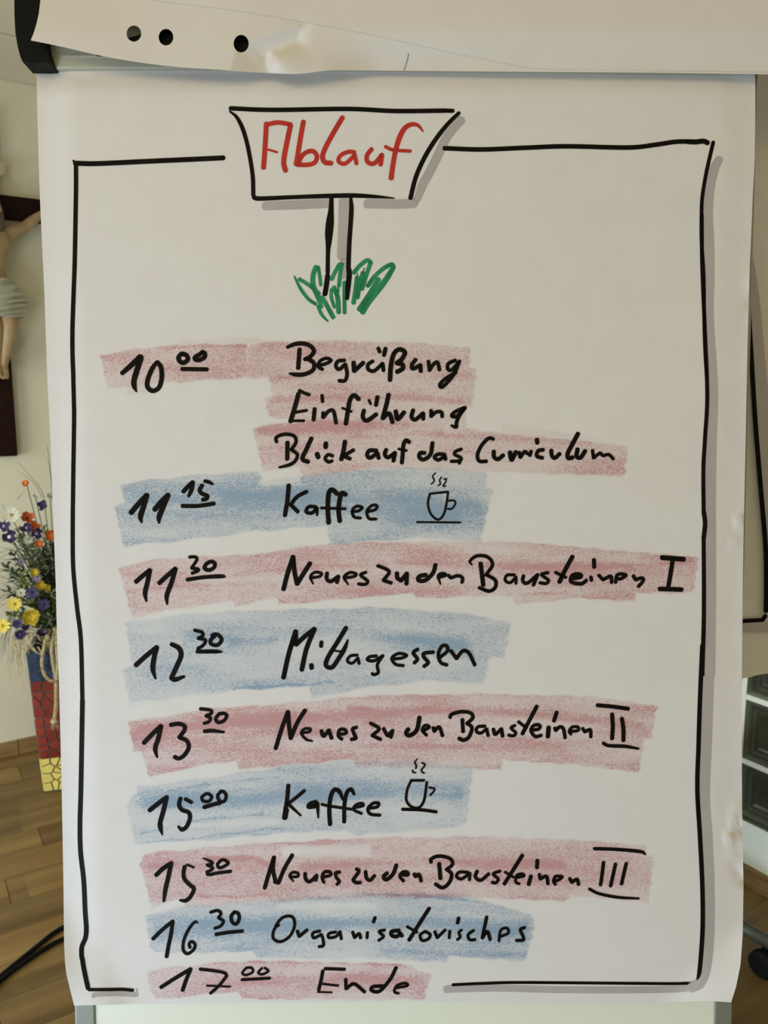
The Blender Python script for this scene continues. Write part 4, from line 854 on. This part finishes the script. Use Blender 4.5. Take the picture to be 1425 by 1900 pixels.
HW.append(('17 00 Ende', [
 (260, 1770, 2.5446, 17, ['98,158 170,112 238,72! 218,120 200,172', 'w14 282,72 350,80 398,90 408,105! 372,150 332,186', 'w9 315,150 425,155', 'w11 500,66 482,90 500,100 532,85 525,66 500,66', 'w11 575,67 557,88 575,97 605,82 588,66', 'w13 480,122 612,115', 'w14 872,70 965,73', 'w15 862,80 855,120 843,170', 'w10 862,142 935,150', 'w8 838,180 905,182', 'w15 970,120 972,165! 1010,142 1060,180', 'w16 1155,152 1100,155 1092,172 1130,176 1180,120 1208,65', 'w12 1205,162 1262,150 1250,138 1212,150 1200,178 1220,187'])]))
BOLD = 1.10
def bolder(b): return (b[0], b[1], b[2], b[3], b[4], BOLD)
for lab, data in HW:
    w_ = lab.split(' '); timed = w_[0].isdigit()
    for k, blk in enumerate(data):
        if timed and k == 0: draw('handwritten_time', 'ink', [bolder(blk)], .00045, 'black marker time %s with raised %s' % (w_[0], w_[1]))
        else:
            txt = ' '.join(w_[2:] if timed else w_)
            if len(data) - timed > 1:
                cut = {'Neues': 3, 'Blick': 2}[txt.split()[0]]; tw = txt.split(); txt = ' '.join(tw[:cut]) if k == (1 if timed else 0) else ' '.join(tw[cut:])
            draw('handwritten_words', 'ink', [bolder(blk)], .00045, 'black marker words ' + txt)
draw('cup_drawing', 'ink', [(480, 870, 3.239, 14, ['1028,150 1060,146 1138,138', '1028,150 1017,210 1035,272 1078,305 1112,272 1130,200 1138,140', 'w12 1140,192 1172,190 1182,208 1160,240 1135,240', 'w12 950,320 1212,322', 'w9 1062,25 1045,45 1055,70 1037,92', 'w9 1098,50 1087,68 1092,92 1078,99', 'w9 1112,62 1128,60 1122,80 1108,103 1124,104'])], .00045, 'small drawn coffee cup after the first Kaffee')
draw('cup_drawing', 'ink', [(500, 1390, 3.5625, 18, ['935,207 980,207 1022,207', '935,210 910,270 905,340 940,382 990,385 1022,335 1040,218', 'w14 1055,253 1090,262 1085,280 1062,305', 'w22 878,398 1000,402 1102,415', 'w12 977,65,8 960,88 970,108 967,128', 'w12 945,140 948,152 965,157', 'w12 1008,90 1027,105 1003,142 1022,160'])], .00045, 'small drawn coffee cup after the second Kaffee')

# crayon bands
def crayon(name, m_, polys, e, P=PP, par=None, label=None, step=2.6):
    allp = np.array([p for pl in polys for p in pl[0]]); x0, y0 = allp.min(0) - 4; x1, y1 = allp.max(0) + 4
    nx, ny = int((x1 - x0) / step) + 1, int((y1 - y0) / step) + 1
    X, Y = np.meshgrid(x0 + step * np.arange(nx + 1), y0 + step * np.arange(ny + 1)); D = np.zeros_like(X)
    for pl in polys:
        pts, dens = pl[0], pl[1]; soft = pl[2] if len(pl) > 2 else 3.0
        ins = np.zeros(X.shape, bool); dist = np.full(X.shape, 1e9); n = len(pts)
        wob = 2.2 * np.sin(X * .11 + Y * .37) + 1.5 * np.sin(X * .043 - Y * .21 + 1)
        Xw, Yw = X + wob * .6, Y + wob * .5
        for i in range(n):
            ax, ay = pts[i]; bx, by = pts[(i + 1) % n]
            c = ((ay > Yw) != (by > Yw)) & (Xw < (bx - ax) * (Yw - ay) / ((by - ay) or 1e-9) + ax); ins ^= c
            dx, dy = bx - ax, by - ay; t = np.clip(((Xw - ax) * dx + (Yw - ay) * dy) / (dx * dx + dy * dy + 1e-9), 0, 1)
            dist = np.minimum(dist, np.hypot(Xw - ax - t * dx, Yw - ay - t * dy))
        d = np.where(ins, np.clip(dist / soft, 0, 1), 0) * abs(dens)
        D = np.maximum(D, d) if (len(pl) == 2 and dens > 0) else D + d * (0.75 if dens > 0 else -1)
    idx = -np.ones(X.shape, int); use = np.zeros(X.shape, bool); cell = (D[:-1, :-1] > .01) | (D[1:, :-1] > .01) | (D[:-1, 1:] > .01) | (D[1:, 1:] > .01)
    use[:-1, :-1] |= cell; use[1:, :-1] |= cell; use[:-1, 1:] |= cell; use[1:, 1:] |= cell
    jj, ii = np.nonzero(use); idx[jj, ii] = np.arange(len(jj))
    vs = [P(X[j, i], Y[j, i], e) for j, i in zip(jj, ii)]
    cj, ci = np.nonzero(cell); fs = [(int(idx[j, i]), int(idx[j + 1, i]), int(idx[j + 1, i + 1]), int(idx[j, i + 1])) for j, i in zip(cj, ci)]
    o = obj(name, vs, fs, m_, par or sheet, False, label)
    at = o.data.attributes.new('dens', 'FLOAT', 'POINT'); at.data.foreach_set('value', D[jj, ii].astype(np.float32)); return o
def seg_poly(pts, w):  # a streak of given width along points
    up = [(x, y - w / 2) for x, y in pts]; dn = [(x, y + w / 2) for x, y in pts]; return up + dn[::-1]
crayon('crayon_band', 'pink', [
 ([(184, 659), (250, 646), (330, 638), (459, 636), (461, 700), (440, 705), (300, 712), (198, 724)], .50), ([(337, 629), (480, 624), (500, 637), (337, 641)], .26), ([(459, 637), (500, 632), (505, 702), (455, 704)], .46),
 ([(228, 712), (290, 714), (300, 722), (237, 737)], .30), (seg_poly([(285, 645), (360, 642), (460, 641)], 14), .30, 6), (seg_poly([(330, 706), (400, 705), (435, 716)], 6), .28),
 ([(494, 632), (600, 630), (750, 633), (875, 643), (873, 681), (887, 682), (878, 757), (700, 745), (600, 740), (510, 752), (500, 720), (494, 680)], .46), (seg_poly([(500, 705), (640, 690), (760, 700), (880, 695)], 16), .14, 7),
 ([(488, 738), (560, 722), (868, 735), (866, 800), (700, 800), (497, 775)], .40), (seg_poly([(495, 742), (640, 738), (760, 738), (866, 745)], 18), .18, 8),
 ([(466, 793), (560, 778), (700, 776), (830, 790), (1168, 826), (1160, 887), (1000, 880), (820, 875), (700, 870), (560, 888), (553, 866), (487, 880), (478, 840)], .44),
 (seg_poly([(470, 800), (600, 790), (700, 788), (830, 800)], 34), .24, 12), (seg_poly([(640, 812), (800, 806), (940, 812), (1100, 822)], 14), .14, 6), ([(930, 784), (1080, 806), (1150, 822), (930, 806)], .18)], .00010, label='pink crayon shading behind the first three lines')
crayon('crayon_band', 'blue', [
 ([(221, 897), (330, 882), (480, 872), (490, 890), (580, 878), (700, 868), (830, 865), (905, 876), (903, 905), (917, 907), (893, 1008), (780, 1000), (610, 1012), (606, 978), (475, 988), (380, 1000), (228, 1016), (210, 940), (228, 930)], .48),
 (seg_poly([(400, 925), (560, 925), (760, 930), (905, 935)], 50), .26, 22), (seg_poly([(620, 935), (740, 960), (860, 950)], 40), .18, 18), (seg_poly([(480, 895), (560, 890)], 18), -.25, 5), (seg_poly([(240, 930), (340, 925), (460, 915)], 40), .12, 18)], .00014, label='blue crayon shading behind the first Kaffee line')
crayon('crayon_band', 'pink', [
 ([(217, 1050), (290, 1035), (400, 1030), (500, 1024), (560, 1012), (640, 1005), (800, 1003), (950, 1003), (1100, 1015), (1300, 1033), (1287, 1103), (1182, 1102), (1182, 1118), (1060, 1112), (955, 1125), (950, 1107), (770, 1112), (765, 1103), (515, 1125), (513, 1112), (434, 1128), (430, 1117), (330, 1132), (244, 1150)], .47),
 (seg_poly([(430, 1068), (600, 1052), (760, 1045), (950, 1050), (1180, 1052)], 18), .24, 9), (seg_poly([(230, 1098), (320, 1088), (500, 1080)], 12), .22, 6), (seg_poly([(960, 1104), (1060, 1100)], 10), .2, 5), (seg_poly([(1130, 1045), (1180, 1050), (1290, 1040)], 10), .15, 5)], .00018, label='pink crayon shading behind the Neues I line')
crayon('crayon_band', 'blue', [
 ([(230, 1155), (330, 1137), (500, 1130), (700, 1125), (860, 1135), (950, 1155), (937, 1226), (912, 1218), (900, 1270), (800, 1265), (660, 1280), (577, 1298), (573, 1276), (500, 1280), (440, 1282), (240, 1306), (225, 1245), (243, 1232)], .42),
 (seg_poly([(330, 1185), (450, 1170), (560, 1165), (720, 1180), (880, 1200)], 50), .24, 22), (seg_poly([(420, 1195), (520, 1185)], 26), .2, 10), (seg_poly([(430, 1278), (540, 1272), (620, 1265)], 8), .3, 4), (seg_poly([(240, 1310), (330, 1297), (440, 1280)], 5), .25, 2)], .00022, label='blue crayon shading behind the Mittagessen line')
crayon('crayon_band', 'pink', [
 ([(235, 1338), (380, 1314), (560, 1300), (690, 1288), (900, 1285), (1100, 1290), (1222, 1308), (1210, 1370), (1198, 1372), (1187, 1436), (1060, 1420), (935, 1412), (932, 1430), (660, 1425), (655, 1412), (441, 1430), (436, 1412), (275, 1443), (262, 1397), (247, 1397)], .50),
 (seg_poly([(250, 1352), (400, 1345), (560, 1330), (700, 1322), (900, 1318), (1200, 1345)], 26), .26, 12), (seg_poly([(640, 1312), (690, 1316)], 14), .3, 5), (seg_poly([(770, 1318), (840, 1318)], 10), .3, 5), (seg_poly([(430, 1365), (560, 1360), (1000, 1372)], 20), .14, 9), (seg_poly([(660, 1385), (900, 1385)], 12), .16, 6)], .00010, label='pink crayon shading behind the Neues II line')
crayon('crayon_band', 'blue', [
 ([(253, 1458), (400, 1440), (520, 1420), (650, 1410), (800, 1412), (880, 1422), (867, 1530), (850, 1537), (660, 1552), (640, 1542), (500, 1550), (400, 1560), (250, 1567), (238, 1520), (233, 1492), (250, 1470)], .40),
 (seg_poly([(250, 1490), (400, 1475), (520, 1470), (700, 1465), (872, 1470)], 52), .26, 18), (seg_poly([(258, 1548), (300, 1535), (370, 1522), (490, 1510)], 7), .34, 3), (seg_poly([(310, 1466), (420, 1452), (520, 1442)], 8), .3, 4), (seg_poly([(256, 1566), (360, 1556), (480, 1540), (545, 1536)], 6), .3, 3), (seg_poly([(540, 1470), (720, 1478), (860, 1480)], 44), .18, 18), (seg_poly([(300, 1532), (420, 1530), (520, 1524)], 10), -.2, 4)], .00014, label='blue crayon shading behind the second Kaffee line')
crayon('crayon_band', 'pink', [
 ([(266, 1585), (300, 1577), (480, 1563), (700, 1552), (900, 1550), (1100, 1558), (1200, 1567), (1200, 1585), (1216, 1586), (1205, 1678), (1060, 1663), (1045, 1675), (900, 1668), (650, 1668), (470, 1677), (342, 1686), (336, 1668), (280, 1690), (268, 1640), (256, 1600)], .46),
 (seg_poly([(380, 1592), (470, 1592), (500, 1605)], 14), .34, 6), (seg_poly([(550, 1610), (700, 1600), (900, 1602), (1050, 1605)], 26), .22, 12), (seg_poly([(960, 1600), (1050, 1608)], 16), .26, 7), (seg_poly([(370, 1664), (440, 1664), (500, 1660)], 6), .34, 3), (seg_poly([(520, 1580), (690, 1578)], 26), -.28, 8), (seg_poly([(270, 1610), (330, 1600)], 20), .16, 8)], .00022, label='pink crayon shading behind the Neues III line')
crayon('crayon_band', 'blue', [
 ([(267, 1698), (330, 1680), (480, 1672), (560, 1662), (700, 1655), (860, 1658), (990, 1697), (994, 1722), (975, 1787), (835, 1775), (832, 1788), (700, 1780), (475, 1780), (470, 1768), (290, 1770), (277, 1760)], .44),
 (seg_poly([(280, 1730), (400, 1720), (600, 1715), (800, 1720), (985, 1725)], 44), .24, 18), (seg_poly([(500, 1662), (620, 1656), (760, 1660), (900, 1675)], 7), .30, 3), (seg_poly([(700, 1765), (830, 1770), (980, 1772)], 16), .16, 7), (seg_poly([(510, 1682), (700, 1680)], 16), -.25, 6)], .00014, label='blue crayon shading behind the Organisatorisches line')
crayon('crayon_band', 'pink', [
 ([(272, 1800), (380, 1785), (480, 1780), (700, 1785), (768, 1790), (770, 1797), (803, 1807), (787, 1857), (450, 1856), (440, 1842), (290, 1857), (276, 1838)], .48), (seg_poly([(460, 1784), (620, 1787), (766, 1792)], 6), .32, 3), (seg_poly([(440, 1820), (560, 1815), (790, 1818)], 24), .14, 10)], .00018, label='pink crayon shading behind the Ende line')

# ================================================================== TURNED-BACK SHEET draped over the clamp bar
FB = [(57, 75), (90, 81.5), (120, 88), (210, 108), (310, 122.5), (400, 129), (470, 134), (520, 136.5), (545, 137.5), (570, 136), (590, 132.5), (612, 130.5), (700, 131), (1000, 133.5), (1200, 135), (1425, 138), (1462, 139)]
FLe = [(75.5, -45), (75.5, -20), (75, 0), (72, 25), (67.5, 45), (63, 60), (57, 75)]
YT = -45
def inside(x, y, poly):
    c = False; n = len(poly)
    for i in range(n):
        ax, ay = poly[i]; bx, by = poly[(i + 1) % n]
        if (ay > y) != (by > y) and x < (bx - ax) * (y - ay) / (by - ay) + ax: c = not c
    return c
FACET = [(554, 46), (505, 62), (440, 84), (424, 141), (499, 141), (492, 118), (495, 93), (549, 72)]
def fw_(x, y):
    w = .027 + .008 * ss(1 - (x - 57) / 330.0) * ss((y + 45) / 120.0) + .003 * ss(1 - abs(x - 430) / 220.0)
    w -= .011 * ss((x - 590) / 120.0) * ss((y - 50) / 82.0)
    w += .003 * math.exp(-((x - 530) / 40.0) ** 2 - ((y - 118) / 26.0) ** 2)
    if 400 < x < 620:
        dV = min(seg(x, y, *q)[0] for q in ((554, 52, 549, 72), (549, 72, 495, 93), (495, 93, 492, 118), (492, 118, 499, 140)))
        dR = min(seg(x, y, *q)[0] for q in ((554, 46, 505, 62), (505, 62, 440, 84), (440, 84, 424, 140)))
        if inside(x, y, FACET): w -= .0110 * dR / (dR + dV + 1e-6) * min(1, (dR + dV) / 40.0)
        else: w -= .0110 * min(1, dR / 40.0) * math.exp(-(dV / 15.0) ** 2)
    return w
holes = [(248.5, 62.3, 13.6, 15), (308, 69, 13.6, 15.3), (447.5, 81, 14, 16.3)]
NB = 70; topx = [75.5 + (1462 - 75.5) * i / NB for i in range(NB + 1)]
dn = [p[:2] for p in catmull(FB, 14)]
outline = [(x, YT) for x in topx] + [(1462, 20), (1462, 80)] + dn[::-1] + [(x, y) for y, x in [(60, 63), (45, 67.5), (25, 72), (0, 75), (-20, 75.5)]]
pts2 = list(outline); edges = [(i, (i + 1) % len(outline)) for i in range(len(outline))]
for hx, hy, ra, rb in holes:
    s0_ = len(pts2); 
    for k in range(28): q_ = 2 * math.pi * k / 28; pts2.append((hx + ra * math.cos(q_), hy + rb * math.sin(q_)))
    edges += [(s0_ + k, s0_ + (k + 1) % 28) for k in range(28)]
byi = lambda x: float(np.interp(x, [p[0] for p in FB], [p[1] for p in FB]))
for gy in range(YT + 8, 140, 7):
    for gx in range(62, 1460, 8 if gy > 0 else 16):
        if gy > byi(gx) - 4 or gx < np.interp(gy, [p[1] for p in FLe], [p[0] for p in FLe]) + 4: continue
        if any(((gx - hx) / (ra + 3)) ** 2 + ((gy - hy) / (rb + 3)) ** 2 < 1 for hx, hy, ra, rb in holes): continue
        pts2.append((gx, gy))
for gy in range(44, 138, 4):
    for gx in range(416, 584, 4):
        if gy < byi(gx) - 3 and not any(((gx - hx) / (ra + 3)) ** 2 + ((gy - hy) / (rb + 3)) ** 2 < 1 for hx, hy, ra, rb in holes): pts2.append((gx + .5, gy + .5))
res = delaunay_2d_cdt([Vector(p) for p in pts2], edges, [], 0, 1e-4)
V2 = [(v.x, v.y) for v in res[0]]
def inside(x, y, poly):
    c = False; n = len(poly)
    for i in range(n):
        ax, ay = poly[i]; bx, by = poly[(i + 1) % n]
        if (ay > y) != (by > y) and x < (bx - ax) * (y - ay) / (by - ay) + ax: c = not c
    return c
F2 = []
for f in res[2]:
    cx_ = sum(V2[i][0] for i in f) / len(f); cy_ = sum(V2[i][1] for i in f) / len(f)
    if any(((cx_ - hx) / ra) ** 2 + ((cy_ - hy) / rb) ** 2 < .97 for hx, hy, ra, rb in holes): continue
    if inside(cx_, cy_, outline): F2.append(tuple(f))
# back plane
QA = CAM + ray(700, 0) * .80; QB = CAM + ray(1400, 0) * .803; QC = CAM + ray(1400, 1255) * 1.03
QN = (QB - QA).cross(QC - QA).normalized(); QN = QN if QN.y < 0 else -QN
def PQ(x, y, e=0.0): return hit(x, y, QA + QN * e, QN)
g = G(); g.add([PB(x, y, fw_(x, y)) for x, y in V2], F2)
rowsv = []
for i, x in enumerate(topx):
    f0 = PB(x, YT, fw_(x, YT)); b0 = PQ(x + 12 - (x - 733) * .0, -55); col = [f0]
    # over the bar
    fd_ = (f0 - PB(x, YT + 40, fw_(x, YT))); fd_.normalize(); c1 = f0 + fd_ * .045; c2 = b0 + BV * .050
    for k in range(1, 9):
        t = k / 9; col.append(f0 * (1 - t) ** 3 + c1 * (3 * t * (1 - t) ** 2) + c2 * (3 * t * t * (1 - t)) + b0 * t ** 3)
    s_ = i / NB; xb = 770 + (1452 - 770) * s_; yb = 1318 - 62 * s_ - 6 * math.sin(s_ * 9) - 7 * ss((s_ - .93) / .07) * 1.0
    if s_ > .86: yb = float(np.interp(xb, [1340, 1376, 1392, 1405, 1425, 1452], [1266, 1259, 1256.5, 1252.5, 1249.5, 1247]))
    xt = x + 12
    for k in range(0, 41):
        t = k / 40; xx = xt + (xb - xt) * t; yy = -55 + (yb + 55) * t
        col.append(PQ(xx, yy, .004 * math.sin(t * math.pi) * math.sin(s_ * 5)))
    rowsv.append(col)
nr = len(rowsv[0]); vs = [v for c in rowsv for v in c]; fs = [(i * nr + k, i * nr + k + 1, (i + 1) * nr + k + 1, (i + 1) * nr + k) for i in range(NB) for k in range(nr - 1)]
g.add(vs, fs)
turned = thing('turned_back_sheet', 'used sheet with three punched holes folded back over the top of the flip chart', 'paper', PB(733, 60, .05))
pp_ = g.obj('paper', 'paper_back', turned, True)
bm = bmesh.new(); bm.from_mesh(pp_.data); bmesh.ops.remove_doubles(bm, verts=bm.verts, dist=1e-5); bm.to_mesh(pp_.data); bm.free(); pp_.data.polygons.foreach_set('use_smooth', [True] * len(pp_.data.polygons))
PF = lambda x, y, e=0.0: PB(x, y, fw_(x, y) + e)
draw('marker_tick', 'blue_tick', [(700, 0, 1.9655, 3.2, ['114,195 110,215 104,238 97,256'])], .0004, 'short grey-blue pen tick', turned, PF)
PQ2 = lambda x, y, e=0.0: PQ(x, y, e + .0045)
draw('border_shadow', 'grey_ink', [(1285, 400, 2.235, 46, ['243,150,8 252,280,34 262,400,44 272,600,60 290,800,60 310,1000,60 330,1300,56 330,1650,50', 'w44 320,1706 200,1706'])], .0003, None, turned, PQ2)
draw('border_line', 'ink', [(1285, 400, 2.235, 20, ['230,300 236,450 246,620 260,850 272,1000 287,1180 302,1360 306,1500 305,1640', 'w18 302,1660 292,1675', 'w17 290,1677 200,1682'])], .0007, None, turned, PQ2)
crayon('crayon_patch', 'greenc', [([(1370, 840), (1395, 850), (1408, 1000), (1404, 1120), (1370, 1125)], .42, 10)], .0003, PQ2, turned, 'faint green crayon patch')
# second, narrower sheet edge lying over the first one at the top
OE = [(283, -45, 0), (283, 0, 0), (444, 20, 0), (606, 48, 0), (720, 70, 0), (845, 98, 0), (990, 126, 0)]
under = thing('upper_sheet_layer', 'plain sheet layer lying over the holed sheet, its slanted edge crossing the top band', 'paper', PB(900, 40, .05))
ne = 60; xs_ = [210 + (1461 - 210) * i / ne for i in range(ne + 1)]
ey = lambda x: float(np.interp(x, [210, 283, 444, 606, 720, 845, 990, 1461], [-14, 0, 20, 48, 70.5, 99, 127.5, 134]))
g = G(); nv = 12; vs = []
for x in xs_:
    for k in range(nv + 1):
        t = k / nv; y = YT + (ey(x) - YT) * t; vs.append(PB(x, y, fw_(x, y) + .0004))
g.add(vs, [(i * (nv + 1) + k, i * (nv + 1) + k + 1, (i + 1) * (nv + 1) + k + 1, (i + 1) * (nv + 1) + k) for i in range(ne) for k in range(nv)])
g.obj('paper', 'paper_back', under, True)
